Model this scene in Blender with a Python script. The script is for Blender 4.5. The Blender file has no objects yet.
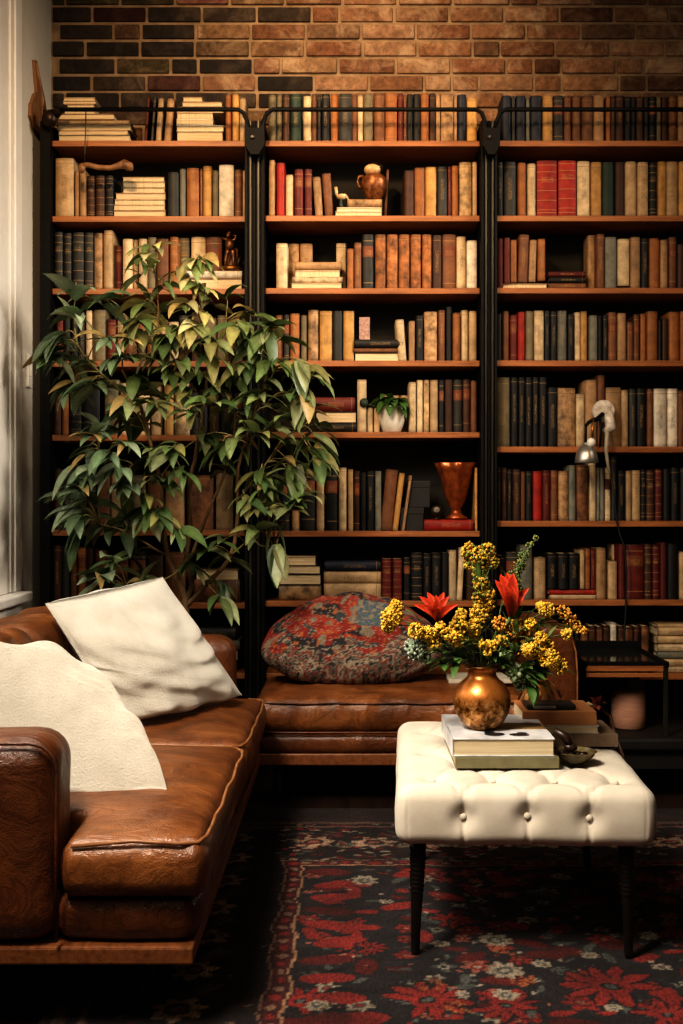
import bpy, bmesh, math, random
import numpy as np
from mathutils import Vector, Matrix, noise, Euler
random.seed(7)
PI = math.pi
COL = bpy.context.scene.collection
F, CX, CY, H = 1200.0, 350.0, 500.0, 1.19      # lens in pixels, vanishing point, eye height

def at(px, py, Y):
    """a point of the photograph at distance Y"""
    return Vector(((px - CX) * Y / F, Y, H - (py - CY) * Y / F))

# ---------------------------------------------------------------- materials
def nt(name):
    m = bpy.data.materials.new(name); m.use_nodes = True
    t = m.node_tree
    b = t.nodes['Principled BSDF']
    return m, t, b
def N(t, typ, **kw):
    n = t.nodes.new(typ)
    for k, v in kw.items():
        if k in n.inputs.keys() if isinstance(k, str) else False:
            n.inputs[k].default_value = v
        else:
            setattr(n, k, v)
    return n
def L(t, a, b): t.links.new(a, b)
def noise_node(t, scale, detail=4, rough=.55, vec=None, dist=0):
    n = t.nodes.new('ShaderNodeTexNoise')
    n.inputs['Scale'].default_value = scale; n.inputs['Detail'].default_value = detail
    n.inputs['Roughness'].default_value = rough; n.inputs['Distortion'].default_value = dist
    if vec is not None: L(t, vec, n.inputs['Vector'])
    return n
def ramp(t, fac, stops):
    r = t.nodes.new('ShaderNodeValToRGB')
    e = r.color_ramp.elements
    while len(e) < len(stops): e.new(.5)
    for i, (p, c) in enumerate(stops):
        e[i].position = p
        e[i].color = (*c, 1) if isinstance(c, tuple) else (c, c, c, 1)
    L(t, fac, r.inputs[0]); return r
def mixc(t, fac, a, b, mode='MIX'):
    m = t.nodes.new('ShaderNodeMix'); m.data_type = 'RGBA'; m.blend_type = mode
    for s, v in ((0, fac), (6, a), (7, b)):
        if hasattr(v, 'links'): L(t, v, m.inputs[s])
        elif isinstance(v, (int, float)): m.inputs[s].default_value = v if s == 0 else (v, v, v, 1)
        else: m.inputs[s].default_value = (*v, 1)
    return m.outputs[2]
def math_(t, op, a, b=0.0, clamp=False):
    m = t.nodes.new('ShaderNodeMath'); m.operation = op; m.use_clamp = clamp
    for s, v in ((0, a), (1, b)):
        if hasattr(v, 'links'): L(t, v, m.inputs[s])
        else: m.inputs[s].default_value = v
    return m.outputs[0]
def mapping(t, src, sc=(1, 1, 1), loc=(0, 0, 0)):
    m = t.nodes.new('ShaderNodeMapping'); m.inputs['Scale'].default_value = sc
    m.inputs['Location'].default_value = loc
    L(t, src, m.inputs['Vector']); return m.outputs[0]
def bump(t, b, h, strength=.3, dist=.002):
    n = t.nodes.new('ShaderNodeBump'); n.inputs['Strength'].default_value = strength
    n.inputs['Distance'].default_value = dist
    L(t, h, n.inputs['Height']); L(t, n.outputs[0], b.inputs['Normal']); return n

def simple(name, c1, c2=None, scale=20, rough=.6, metal=0, bmp=.15, stretch=(1, 1, 1), coat=0, spec=.5):
    m, t, b = nt(name)
    tc = t.nodes.new('ShaderNodeTexCoord')
    v = mapping(t, tc.outputs['Object'], stretch)
    n = noise_node(t, scale, 5, .6, v)
    c2 = c2 or tuple(x * .6 for x in c1)
    r = ramp(t, n.outputs[0], [(.3, c2), (.7, c1)])
    L(t, r.outputs[0], b.inputs['Base Color'])
    b.inputs['Roughness'].default_value = rough; b.inputs['Metallic'].default_value = metal
    b.inputs['Coat Weight'].default_value = coat
    b.inputs['Specular IOR Level'].default_value = spec
    if bmp: bump(t, b, n.outputs[0], bmp, .003)
    return m

def book_mat(style, attr=False):
    m, t, b = nt('book_' + style)
    tc = t.nodes.new('ShaderNodeTexCoord'); sx = t.nodes.new('ShaderNodeSeparateXYZ')
    if attr:      # for the one mesh of many small books: colour, spine coordinates and a random number per book
        a1 = t.nodes.new('ShaderNodeAttribute'); a1.attribute_name = 'Col'
        a2 = t.nodes.new('ShaderNodeAttribute'); a2.attribute_name = 'Gen'
        L(t, a2.outputs['Vector'], sx.inputs[0]); col = a1.outputs['Color']; rnd = a1.outputs['Alpha']
    else:
        oi = t.nodes.new('ShaderNodeObjectInfo'); L(t, tc.outputs['Generated'], sx.inputs[0])
        rnd = oi.outputs['Random']; col = oi.outputs['Color']
    gx, gy, gz = sx.outputs
    off = t.nodes.new('ShaderNodeVectorMath'); off.operation = 'ADD'
    comb = t.nodes.new('ShaderNodeCombineXYZ')
    for i in range(3): L(t, math_(t, 'MULTIPLY', rnd, 37.0 + 11 * i), comb.inputs[i])
    L(t, tc.outputs['Object'], off.inputs[0]); L(t, comb.outputs[0], off.inputs[1])
    n1 = noise_node(t, 22, 5, .65, off.outputs[0])
    lo, hi = (.25, 1.45) if style == 'mottled' else (.62, 1.12)
    r = ramp(t, n1.outputs[0], [(.32, lo), (.68, hi)])
    c = mixc(t, 1.0, col, r.outputs[0], 'MULTIPLY')
    # spine edges rubbed: darker at head and tail
    ed = math_(t, 'ABSOLUTE', math_(t, 'SUBTRACT', gz, .5))
    edm = ramp(t, ed, [(.44, 1.0), (.5, .55)])
    c = mixc(t, 1.0, c, edm.outputs[0], 'MULTIPLY')
    spine = math_(t, 'LESS_THAN', gy, .12)
    lum = t.nodes.new('ShaderNodeRGBToBW'); L(t, col, lum.inputs[0])
    dark = math_(t, 'LESS_THAN', lum.outputs[0], .16)
    ink = mixc(t, dark, (.10, .055, .03), (.36, .22, .08))
    def band(pos, w, shift=0.1):
        p = math_(t, 'ADD', math_(t, 'MULTIPLY', rnd, shift), pos)
        return math_(t, 'LESS_THAN', math_(t, 'ABSOLUTE', math_(t, 'SUBTRACT', gz, p)), w)
    def add(a, b_): return math_(t, 'MAXIMUM', a, b_)
    mask = None
    if style == 'banded':
        mask = band(.08, .006, 0)
        for p in (.13, .3, .47, .66, .8, .92): mask = add(mask, band(p, .005, .03))
    elif style == 'label':
        lab = band(.68, .1, .06)
        c = mixc(t, math_(t, 'MULTIPLY', lab, spine), c, mixc(t, dark, (.10, .03, .02), (.16, .05, .022)))
        mask = add(band(.1, .006), band(.88, .006, .02))
    elif style in ('titled', 'mottled', 'plain'):
        mask = band(.9, .004, .04) if style != 'plain' else None
    if style in ('titled', 'label', 'banded'):
        # worn, unreadable stamped lettering along the spine
        v = mapping(t, off.outputs[0], (420, 1, 300) if style != 'titled' else (330, 1, 480))
        tn = noise_node(t, 1, 1, .5, v)
        glyph = math_(t, 'GREATER_THAN', tn.outputs[0], .56)
        wx = math_(t, 'LESS_THAN', math_(t, 'ABSOLUTE', math_(t, 'SUBTRACT', gx, .5)), .16 if style == 'titled' else .3)
        wz = band(.5, .2, .06) if style == 'titled' else band(.66, .05, .06)
        mask2 = math_(t, 'MULTIPLY', math_(t, 'MULTIPLY', glyph, wx), wz)
        mask = mask2 if mask is None else add(mask, mask2)
    if mask is not None:
        c = mixc(t, math_(t, 'MULTIPLY', math_(t, 'MULTIPLY', mask, spine), .72), c, ink)
    L(t, c, b.inputs['Base Color'])
    b.inputs['Roughness'].default_value = .55
    b.inputs['Specular IOR Level'].default_value = .35
    n2 = noise_node(t, 400, 2, .5, tc.outputs['Object'])
    bump(t, b, n2.outputs[0], .12, .001)
    return m
BM = {k: book_mat(k) for k in ('plain', 'banded', 'label', 'titled', 'mottled')}
BMA = {k: book_mat(k, True) for k in BM}
def pages_mat():
    m, t, b = nt('book_pages')
    tc = t.nodes.new('ShaderNodeTexCoord')
    v = mapping(t, tc.outputs['Object'], (900, 6, 6))
    n = noise_node(t, 1, 3, .6, v)
    r = ramp(t, n.outputs[0], [(.35, (.40, .29, .16)), (.6, (.66, .53, .34))])
    L(t, r.outputs[0], b.inputs['Base Color']); b.inputs['Roughness'].default_value = .9
    return m
PAGES = pages_mat()

def wood(name, c1, c2, sc=(2, 30, 30), rough=.5):
    m, t, b = nt(name)
    tc = t.nodes.new('ShaderNodeTexCoord')
    v = mapping(t, tc.outputs['Object'], sc)
    n = noise_node(t, 2.2, 6, .65, v, .6)
    r = ramp(t, n.outputs[0], [(.3, c2), (.52, c1), (.75, tuple(min(1, x * 1.35) for x in c1))])
    L(t, r.outputs[0], b.inputs['Base Color']); b.inputs['Roughness'].default_value = rough
    bump(t, b, n.outputs[0], .1, .002)
    return m
M_SHELF = wood('shelf_oak', (.30, .115, .036), (.17, .058, .018))
M_RAILW = wood('sofa_walnut', (.20, .075, .027), (.10, .035, .012), (30, 3, 30), .4)
M_BLACKW = simple('black_stained_wood', (.013, .010, .008), (.006, .005, .004), 12, .6)
M_BACK = simple('bookcase_back_paint', (.028, .024, .018), (.016, .014, .010), 4, .8)
M_STEEL = simple('blackened_steel', (.007, .0065, .006), (.003, .003, .003), 30, .6, 0, .1, spec=.2)
M_STEEL2 = simple('rubbed_steel', (.050, .044, .032), (.02, .018, .014), 60, .4, .5, .1, (1, 1, .1))
M_WHITEP = simple('white_painted_wood', (.72, .68, .62), (.64, .60, .54), 8, .45, 0, .05)
M_WALLP = simple('warm_grey_plaster', (.58, .53, .45), (.50, .45, .38), 3, .85, 0, .1)
M_BRASS = simple('aged_brass', (.42, .22, .07), (.14, .06, .02), 40, .35, .9, .1)
M_BRONZE = simple('dark_bronze', (.05, .03, .018), (.02, .012, .008), 40, .4, .6, .2)
M_CARVED = wood('carved_wood', (.22, .11, .045), (.09, .04, .018), (12, 12, 3), .5)
M_CERWHITE = simple('white_glaze', (.70, .66, .58), (.6, .56, .48), 10, .35, 0, .03)
M_PEWTER = simple('pewter', (.42, .40, .36), (.28, .26, .22), 30, .35, .75, .08)
M_CORD = simple('black_cord', (.01, .01, .01), None, 20, .6)
M_CREAMCORD = simple('cream_cord', (.42, .36, .26), None, 20, .6)
M_FLOOR = wood('dark_floor_boards', (.028, .014, .008), (.012, .006, .004), (8, .8, 8), .45)
M_POT = simple('dark_planter', (.03, .028, .025), None, 10, .6)
M_SOIL = simple('potting_soil', (.03, .02, .012), None, 60, .95)

def leather(name, a, b_, c_, rough=.36):
    m, t, b = nt(name)
    tc = t.nodes.new('ShaderNodeTexCoord')
    o = tc.outputs['Object']
    n = noise_node(t, 5, 5, .6, o, .8)
    r = ramp(t, n.outputs[0], [(.30, c_), (.5, a), (.72, b_)])
    v = mapping(t, o, (9, 26, 9))
    n2 = noise_node(t, 1, 4, .6, v, 1.5)
    cr = ramp(t, n2.outputs[0], [(.45, 1.0), (.5, .6), (.55, 1.0)])
    c = mixc(t, .8, r.outputs[0], cr.outputs[0], 'MULTIPLY')
    L(t, c, b.inputs['Base Color'])
    rr = ramp(t, n.outputs[0], [(.3, rough + .12), (.7, rough - .06)])
    L(t, rr.outputs[0], b.inputs['Roughness'])
    vor = t.nodes.new('ShaderNodeTexVoronoi'); vor.inputs['Scale'].default_value = 260
    L(t, o, vor.inputs['Vector'])
    hsum = math_(t, 'ADD', math_(t, 'MULTIPLY', vor.outputs[0], .15), math_(t, 'MULTIPLY', n2.outputs[0], 1.6))
    bump(t, b, hsum, .6, .007)
    return m
M_LEATHER = leather('tan_leather', (.185, .066, .020), (.31, .125, .043), (.085, .028, .009), .33)
M_LEATHERD = leather('brown_leather', (.125, .042, .015), (.19, .070, .026), (.06, .020, .008), .32)
M_PIPE = simple('leather_piping', (.36, .17, .07), (.2, .08, .03), 40, .4)

def wool(name, a, b_, big=.0, fine=.8):
    m, t, b = nt(name)
    tc = t.nodes.new('ShaderNodeTexCoord'); o = tc.outputs['Object']
    n = noise_node(t, 9, 5, .6, o)
    r = ramp(t, n.outputs[0], [(.3, b_), (.65, a)])
    L(t, r.outputs[0], b.inputs['Base Color'])
    b.inputs['Roughness'].default_value = .95; b.inputs['Sheen Weight'].default_value = .4
    n2 = noise_node(t, 170, 4, .75, o)
    b1 = bump(t, b, n2.outputs[0], fine, .008)
    n3 = noise_node(t, 11, 4, .6, mapping(t, o, (1, 1, 2.2)), 1.2)
    b0 = t.nodes.new('ShaderNodeBump'); b0.inputs['Strength'].default_value = big; b0.inputs['Distance'].default_value = .02
    L(t, n3.outputs[0], b0.inputs['Height']); L(t, b0.outputs[0], b1.inputs['Normal'])
    return m
M_WOOL = wool('cream_boucle', (.66, .61, .52), (.54, .49, .41))
M_LINEN = wool('ivory_linen', (.60, .54, .45), (.52, .46, .375), .0, .12)
M_LINEN.node_tree.nodes['Principled BSDF'].inputs['Sheen Weight'].default_value = .1

def attr_mat(name, rough=.8, wear=None, wsc=(1, 1, 1), bsc=200, translucent=0, bs=.3, gain=1.0):
    m, t, b = nt(name)
    a = t.nodes.new('ShaderNodeVertexColor'); a.layer_name = 'Col'
    tc = t.nodes.new('ShaderNodeTexCoord')
    c = a.outputs[0]
    n = noise_node(t, bsc, 4, .7, mapping(t, tc.outputs['Object'], wsc))
    if wear:
        r = ramp(t, n.outputs[0], [(.3, wear[0]), (.7, wear[1])])
        c = mixc(t, 1.0, c, r.outputs[0], 'MULTIPLY')
    L(t, c, b.inputs['Base Color']); b.inputs['Roughness'].default_value = rough
    bump(t, b, n.outputs[0], bs, .003)
    if translucent:
        tr = t.nodes.new('ShaderNodeBsdfTranslucent'); L(t, c, tr.inputs[0])
        mx = t.nodes.new('ShaderNodeMixShader'); mx.inputs[0].default_value = translucent
        out = t.nodes['Material Output']
        L(t, b.outputs[0], mx.inputs[1]); L(t, tr.outputs[0], mx.inputs[2]); L(t, mx.outputs[0], out.inputs[0])
    return m
M_LEAF = attr_mat('plant_leaf', .42, (.75, 1.2), (1, 1, 1), 40, .25, .2)
M_PETAL = attr_mat('petal', .6, (.7, 1.25), (1, 1, 1), 120, .2, .2)
M_RUG = attr_mat('rug_pile', .95, (.35, 1.55), (1, .35, 1), 150, 0, .6)
M_KILIM = attr_mat('kilim_weave', .95, (.6, 1.3), (1, 1, 1), 170, 0, .6)
M_STEM = simple('bark', (.20, .12, .05), (.09, .05, .022), 30, .8, 0, .4, (1, 1, .3))
M_TWIG = simple('pale_twig', (.30, .24, .09), (.14, .11, .04), 30, .8)
M_GSTEM = simple('green_stem', (.12, .17, .05), (.06, .09, .025), 30, .7)
M_MORTAR = simple('lime_mortar', (.33, .24, .155), (.17, .115, .07), 14, .95, 0, .6)

def brick_mat():
    m, t, b = nt('fired_brick')
    a = t.nodes.new('ShaderNodeVertexColor'); a.layer_name = 'Col'
    tc = t.nodes.new('ShaderNodeTexCoord'); o = tc.outputs['Object']
    n1 = noise_node(t, 30, 6, .7, o); r1 = ramp(t, n1.outputs[0], [(.3, .45), (.7, 1.35)])
    c = mixc(t, 1.0, a.outputs[0], r1.outputs[0], 'MULTIPLY')
    n2 = noise_node(t, 7, 6, .75, o, .6); r2 = ramp(t, n2.outputs[0], [(.49, 0.0), (.64, .75)])
    lum = t.nodes.new('ShaderNodeRGBToBW'); L(t, a.outputs[0], lum.inputs[0])
    f = math_(t, 'MULTIPLY', r2.outputs[0], math_(t, 'MINIMUM', math_(t, 'MULTIPLY', lum.outputs[0], 7.0), 1.0))
    c = mixc(t, f, c, (.42, .31, .21))
    L(t, c, b.inputs['Base Color']); b.inputs['Roughness'].default_value = .92
    bump(t, b, n1.outputs[0], .9, .006); return m
M_BRICK = brick_mat()
def copper_mat():
    m, t, b = nt('mottled_copper')
    tc = t.nodes.new('ShaderNodeTexCoord'); o = tc.outputs['Object']
    n = noise_node(t, 38, 6, .75, o, .8)
    sx = t.nodes.new('ShaderNodeSeparateXYZ'); L(t, tc.outputs['Generated'], sx.inputs[0])
    r = ramp(t, n.outputs[0], [(.38, (.03, .012, .005)), (.5, (.36, .15, .035)), (.66, (.80, .52, .24))])
    up = ramp(t, math_(t, 'ADD', sx.outputs[2], math_(t, 'MULTIPLY', n.outputs[0], .3)), [(.58, 0.0), (.72, .9)])
    c = mixc(t, up.outputs[0], r.outputs[0], (.52, .20, .05))
    L(t, c, b.inputs['Base Color']); b.inputs['Metallic'].default_value = .6
    b.inputs['Roughness'].default_value = .34
    bump(t, b, n.outputs[0], .08, .003)
    return m
M_COPPER = copper_mat()
def glass_mat():
    m, t, b = nt('window_glass')
    out = t.nodes['Material Output']; t.nodes.remove(b)
    tr = t.nodes.new('ShaderNodeBsdfTransparent'); gl = t.nodes.new('ShaderNodeBsdfGlossy')
    gl.inputs['Roughness'].default_value = .02
    fr = t.nodes.new('ShaderNodeFresnel'); mx = t.nodes.new('ShaderNodeMixShader')
    L(t, fr.outputs[0], mx.inputs[0]); L(t, tr.outputs[0], mx.inputs[1]); L(t, gl.outputs[0], mx.inputs[2])
    L(t, mx.outputs[0], out.inputs[0]); return m
M_GLASS = glass_mat()

# ---------------------------------------------------------------- mesh tools
class MB:
    def __init__(s): s.v = []; s.f = []; s.mi = []; s.c = []; s.col = (1, 1, 1)
    def add(s, vs, fs, mi=0, col=None):
        o = len(s.v); s.v += [tuple(v) for v in vs]
        s.f += [tuple(i + o for i in f) for f in fs]; s.mi += [mi] * len(fs)
        s.c += [col or s.col] * len(vs)
    def box(s, x0, x1, y0, y1, z0, z1, mi=0, bev=0.0, seg=2, col=None):
        if bev <= 0:
            vs = [(x, y, z) for x in (x0, x1) for y in (y0, y1) for z in (z0, z1)]
            s.add(vs, [(0, 1, 3, 2), (4, 6, 7, 5), (0, 4, 5, 1), (2, 3, 7, 6), (0, 2, 6, 4), (1, 5, 7, 3)], mi, col)
            return
        bm = bmesh.new(); bmesh.ops.create_cube(bm, size=1)
        for v in bm.verts:
            v.co = ((x0 + x1) / 2 + v.co.x * (x1 - x0), (y0 + y1) / 2 + v.co.y * (y1 - y0), (z0 + z1) / 2 + v.co.z * (z1 - z0))
        bmesh.ops.bevel(bm, geom=bm.edges[:], offset=min(bev, .49 * min(x1 - x0, y1 - y0, z1 - z0)), segments=seg, affect='EDGES', profile=.5)
        s.frombm(bm, mi, col)
    def frombm(s, bm, mi=0, col=None):
        bm.verts.index_update()
        s.add([v.co[:] for v in bm.verts], [tuple(v.index for v in f.verts) for f in bm.faces], mi, col); bm.free()
    def tube(s, pts, r, n=8, mi=0, col=None, cap=True):
        pts = [Vector(p) for p in pts]; k = len(pts)
        rs = r if isinstance(r, (list, tuple)) else [r] * k
        vs = []; up = None
        for i, p in enumerate(pts):
            d = (pts[min(i + 1, k - 1)] - pts[max(i - 1, 0)])
            d = d.normalized() if d.length > 1e-9 else Vector((0, 0, 1))
            if up is None:
                up = d.orthogonal().normalized()
            else:
                up = (up - d * up.dot(d))
                up = up.normalized() if up.length > 1e-6 else d.orthogonal().normalized()
            q = d.cross(up)
            for j in range(n):
                a = 2 * PI * j / n
                vs.append(p + (up * math.cos(a) + q * math.sin(a)) * rs[i])
        fs = [(i * n + j, i * n + (j + 1) % n, (i + 1) * n + (j + 1) % n, (i + 1) * n + j) for i in range(k - 1) for j in range(n)]
        if cap: fs += [tuple(range(n - 1, -1, -1)), tuple((k - 1) * n + j for j in range(n))]
        s.add(vs, fs, mi, col)
    def lathe(s, prof, c=(0, 0, 0), n=32, mi=0, col=None, wob=None):
        vs = []
        for (r, z) in prof:
            for j in range(n):
                a = 2 * PI * j / n
                rr = r * (wob(a, z) if wob else 1)
                vs.append((c[0] + rr * math.cos(a), c[1] + rr * math.sin(a), c[2] + z))
        k = len(prof)
        fs = [(i * n + j, i * n + (j + 1) % n, (i + 1) * n + (j + 1) % n, (i + 1) * n + j) for i in range(k - 1) for j in range(n)]
        fs += [tuple(range(n - 1, -1, -1)), tuple((k - 1) * n + j for j in range(n))]
        s.add(vs, fs, mi, col)
    def ball(s, c, r, sub=1, mi=0, col=None, sq=(1, 1, 1), rot=None):
        vs, fs = ICO[sub]; c = Vector(c)
        out = []
        for v in vs:
            p = Vector((v[0] * r * sq[0], v[1] * r * sq[1], v[2] * r * sq[2]))
            if rot is not None: p = rot @ p
            out.append(c + p)
        s.add(out, fs, mi, col)
    def prism(s, poly, y0, y1, mi=0, axis='y'):
        n = len(poly)
        if axis == 'y': vs = [(a, y0, b) for a, b in poly] + [(a, y1, b) for a, b in poly]
        elif axis == 'x': vs = [(y0, a, b) for a, b in poly] + [(y1, a, b) for a, b in poly]
        else: vs = [(a, b, y0) for a, b in poly] + [(a, b, y1) for a, b in poly]
        s.add(vs, [tuple(range(n)), tuple(range(2 * n - 1, n - 1, -1))] + [(i, i + n, (i + 1) % n + n, (i + 1) % n) for i in range(n)], mi)
ICO = {}
for sub in (0, 1, 2, 3):
    bm = bmesh.new()
    if sub == 0:
        ICO[0] = ([(1, 0, 0), (-1, 0, 0), (0, 1, 0), (0, -1, 0), (0, 0, 1), (0, 0, -1)],
                  [(0, 2, 4), (2, 1, 4), (1, 3, 4), (3, 0, 4), (2, 0, 5), (1, 2, 5), (3, 1, 5), (0, 3, 5)])
    else:
        bmesh.ops.create_icosphere(bm, subdivisions=sub, radius=1); bm.verts.index_update()
        ICO[sub] = ([v.co[:] for v in bm.verts], [tuple(v.index for v in f.verts) for f in bm.faces])
    bm.free()

def mesh_obj(name, mb, mats, parent=None, smooth=False, loc=None, fixn=True, org=None):
    me = bpy.data.meshes.new(name)
    vs = mb.v
    if org is not None:
        vs = [(v[0] - org[0], v[1] - org[1], v[2] - org[2]) for v in vs]; loc = org
    me.from_pydata(vs, [], mb.f)
    mats = mats if isinstance(mats, (list, tuple)) else [mats]
    for m in mats: me.materials.append(m)
    if len(mats) > 1: me.polygons.foreach_set('material_index', mb.mi)
    if any(c != (1, 1, 1) for c in mb.c):
        a = me.color_attributes.new('Col', 'FLOAT_COLOR', 'POINT')
        a.data.foreach_set('color', np.array([(*c, 1.0) for c in mb.c], dtype=np.float32).ravel())
    if fixn:
        bm = bmesh.new(); bm.from_mesh(me); bmesh.ops.recalc_face_normals(bm, faces=bm.faces[:]); bm.to_mesh(me); bm.free()
    if smooth is True: me.polygons.foreach_set('use_smooth', [True] * len(me.polygons))
    elif smooth: 
        me.polygons.foreach_set('use_smooth', [True] * len(me.polygons)); me.set_sharp_from_angle(angle=smooth)
    me.update()
    o = bpy.data.objects.new(name, me); COL.objects.link(o)
    if loc is not None: o.location = loc
    if parent is not None:
        o.parent = parent
        if org is None and loc is None or org is not None:
            o.matrix_parent_inverse = Matrix.Translation(-Vector(parent.location)) if parent.get('_w') else Matrix.Identity(4)
    return o
def tag(o, label, cat, group=None, kind=None):
    if label: o['label'] = label
    if cat: o['category'] = cat
    if group: o['group'] = group
    if kind: o['kind'] = kind
    return o
def thing(name, loc, label, cat, group=None):
    """an Empty at the thing's base; parts are given in world coordinates"""
    o = bpy.data.objects.new(name, None); COL.objects.link(o)
    o.empty_display_size = .05; o.location = loc
    return tag(o, label, cat, group)
def part(name, mb, mats, t, smooth=False):
    """part built in world coordinates under t (a thing without rotation, or one of its parts)"""
    base = Vector(t.location); p = t.parent
    while p is not None: base += p.location; p = p.parent
    me_o = mesh_obj(name, mb, mats, None, smooth, fixn=True)
    me_o.data.transform(Matrix.Translation(-base)); me_o.parent = t
    return me_o
def single(name, mb, mats, org, label, cat, group=None, smooth=False):
    return tag(mesh_obj(name, mb, mats, None, smooth, org=org), label, cat, group)
def struct(name, mb, mats, smooth=False, parent=None):
    o = mesh_obj(name, mb, mats, None, smooth)
    if parent is not None: o.parent = parent
    else: o['kind'] = 'structure'
    return o

def softbox(c, hs, r, n=(20, 20, 10), disp=None):
    """rounded box as a fine grid; disp(p, normal) may return an offset along the normal"""
    mb = MB(); idx = {}; vs = []; fs = []
    def ax(k, m):   # parameter -> -1..1, denser near the rounded edges
        u = -1 + 2 * k / m
        return u if m < 6 else math.sin(u * PI / 2) * .35 + u * .65
    nx, ny, nz = n
    def vert(i, j, k):
        key = (i, j, k)
        if key in idx: return idx[key]
        p = Vector((ax(i, nx) * hs[0], ax(j, ny) * hs[1], ax(k, nz) * hs[2]))
        q = Vector([max(-h + r, min(h - r, a)) for a, h in zip(p, hs)])
        d = p - q
        nrm = d.normalized() if d.length > 1e-9 else Vector((0, 0, 1))
        p = q + nrm * r
        if disp: p = p + nrm * disp(p, nrm)
        idx[key] = len(vs); vs.append(p + Vector(c)); return idx[key]
    for i in range(nx):
        for j in range(ny):
            for k in (0, nz): fs.append(tuple(vert(*q) for q in ((i, j, k), (i + 1, j, k), (i + 1, j + 1, k), (i, j + 1, k))))
    for i in range(nx):
        for k in range(nz):
            for j in (0, ny): fs.append(tuple(vert(*q) for q in ((i, j, k), (i + 1, j, k), (i + 1, j, k + 1), (i, j, k + 1))))
    for j in range(ny):
        for k in range(nz):
            for i in (0, nx): fs.append(tuple(vert(*q) for q in ((i, j, k), (i, j + 1, k), (i, j + 1, k + 1), (i, j, k + 1))))
    mb.add(vs, fs); return mb
def nz_(p, s, seed=0): return noise.noise(Vector((p[0] * s + seed, p[1] * s + seed * .7, p[2] * s - seed)))

# ---------------------------------------------------------------- camera
cam_d = bpy.data.cameras.new('camera'); cam = bpy.data.objects.new('camera', cam_d); COL.objects.link(cam)
cam.location = (0, 0, H); cam.rotation_euler = (PI / 2, 0, 0)
cam_d.sensor_fit = 'HORIZONTAL'; cam_d.sensor_width = 36; cam_d.lens = F / 683 * 36
cam_d.shift_x = -(CX - 341.5) / 683; cam_d.shift_y = (CY - 512) / 683
cam_d.clip_start = .05
bpy.context.scene.camera = cam

# ================================================================ THE SETTING
FRONT, BACK, WALLY, WX = 5.33, 5.62, 5.65, -1.405
SB = F / FRONT
rb = random.Random(3)
mb = MB(); mb.box(-3.0, 4.5, .3, WALLY, -.03, 0.0)
struct('floor', mb, M_FLOOR)
mb = MB(); mb.col = (.16, .11, .07)
mb.box(WX - .3, 4.5, WALLY, WALLY + .15, 0, 4.3, 0)
bw, bh, joint = .2585, .0808, .012
zj = H + (500 - 91.5) * (WALLY - .012) / F
for k in range(-9, 16):
    z0 = zj + k * bh
    if z0 + bh > 4.3: break
    ph = .066 + (bw / 2 if k % 2 else 0) + rb.uniform(-.02, .02)
    i0 = int((WX - ph) / bw) - 1
    x = ph + i0 * bw
    while x < 4.4:
        wd = bw * rb.choice([1, 1, 1, 1, .5, 1.05])
        xa, xb = max(x, WX), min(x + wd, 4.4)
        if xb - xa > .04:
            xc = (xa + xb) / 2
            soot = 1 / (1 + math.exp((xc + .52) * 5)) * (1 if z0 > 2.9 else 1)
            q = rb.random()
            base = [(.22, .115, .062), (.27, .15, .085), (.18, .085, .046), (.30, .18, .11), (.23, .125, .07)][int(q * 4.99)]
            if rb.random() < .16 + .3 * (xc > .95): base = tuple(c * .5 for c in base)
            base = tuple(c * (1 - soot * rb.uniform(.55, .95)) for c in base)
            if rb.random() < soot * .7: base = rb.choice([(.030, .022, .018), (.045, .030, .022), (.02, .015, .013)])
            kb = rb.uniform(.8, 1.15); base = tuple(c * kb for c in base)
            g = joint / 2 + rb.uniform(0, .002); pr = rb.uniform(.008, .016)
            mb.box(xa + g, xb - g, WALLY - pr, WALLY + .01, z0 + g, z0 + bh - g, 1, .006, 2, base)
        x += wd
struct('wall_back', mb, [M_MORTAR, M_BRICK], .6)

# left wall with the window opening (Y 2.2 .. 4.86, Z .80 .. 3.7)
OY0, OY1, OZ0, OZ1 = 2.1, 4.74, .83, 3.75
mb = MB()
mb.box(WX - .25, WX, .3, OY0, 0, 4.3); mb.box(WX - .25, WX, OY1, WALLY, 0, 4.3)
mb.box(WX - .25, WX, OY0, OY1, 0, OZ0); mb.box(WX - .25, WX, OY0, OY1, OZ1, 4.3)
struct('wall_left', mb, M_WALLP)
mb = MB()   # moulded casing: stepped profile
for (a, b_, d) in ((0, .36, .010), (.02, .13, .016), (.17, .34, .018), (.22, .30, .024)):
    mb.box(WX, WX + d, OY1 + a, OY1 + b_, OZ0 - .02, OZ1 + .3, 0, .004)
    mb.box(WX, WX + d, OY0 - b_, OY0 - a, OZ0 - .02, OZ1 + .3, 0, .004)
    mb.box(WX, WX + d, OY0 - a, OY1 + a, OZ1 + a, OZ1 + b_, 0, .004)
struct('trim_1', mb, M_WHITEP)
mb = MB()
y0, y1, z0, z1, xw = OY0, OY1, OZ0, OZ1, WX - .12
win = MB()
win.box(xw - .03, xw + .03, y0, y0 + .06, z0, z1); win.box(xw - .03, xw + .03, y1 - .06, y1, z0, z1)
win.box(xw - .03, xw + .03, y0, y1, z0, z0 + .07); win.box(xw - .03, xw + .03, y0, y1, z1 - .06, z1)
win.box(xw - .025, xw + .025, (y0 + y1) / 2 - .03, (y0 + y1) / 2 + .03, z0, z1)
win.box(xw - .02, xw + .02, y0, y1, 2.2, 2.26)
w = struct('window_1', win, M_WHITEP)
p = MB(); p.box(xw - .004, xw + .004, y0 + .05, y1 - .05, z0 + .06, z1 - .05); struct('pane', p, M_GLASS, parent=w)
p = MB(); p.box(WX - .2, WX + .075, OY0 - .3, OY1 + .30, OZ0 - .062, OZ0 - .022, 0, .008)
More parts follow.
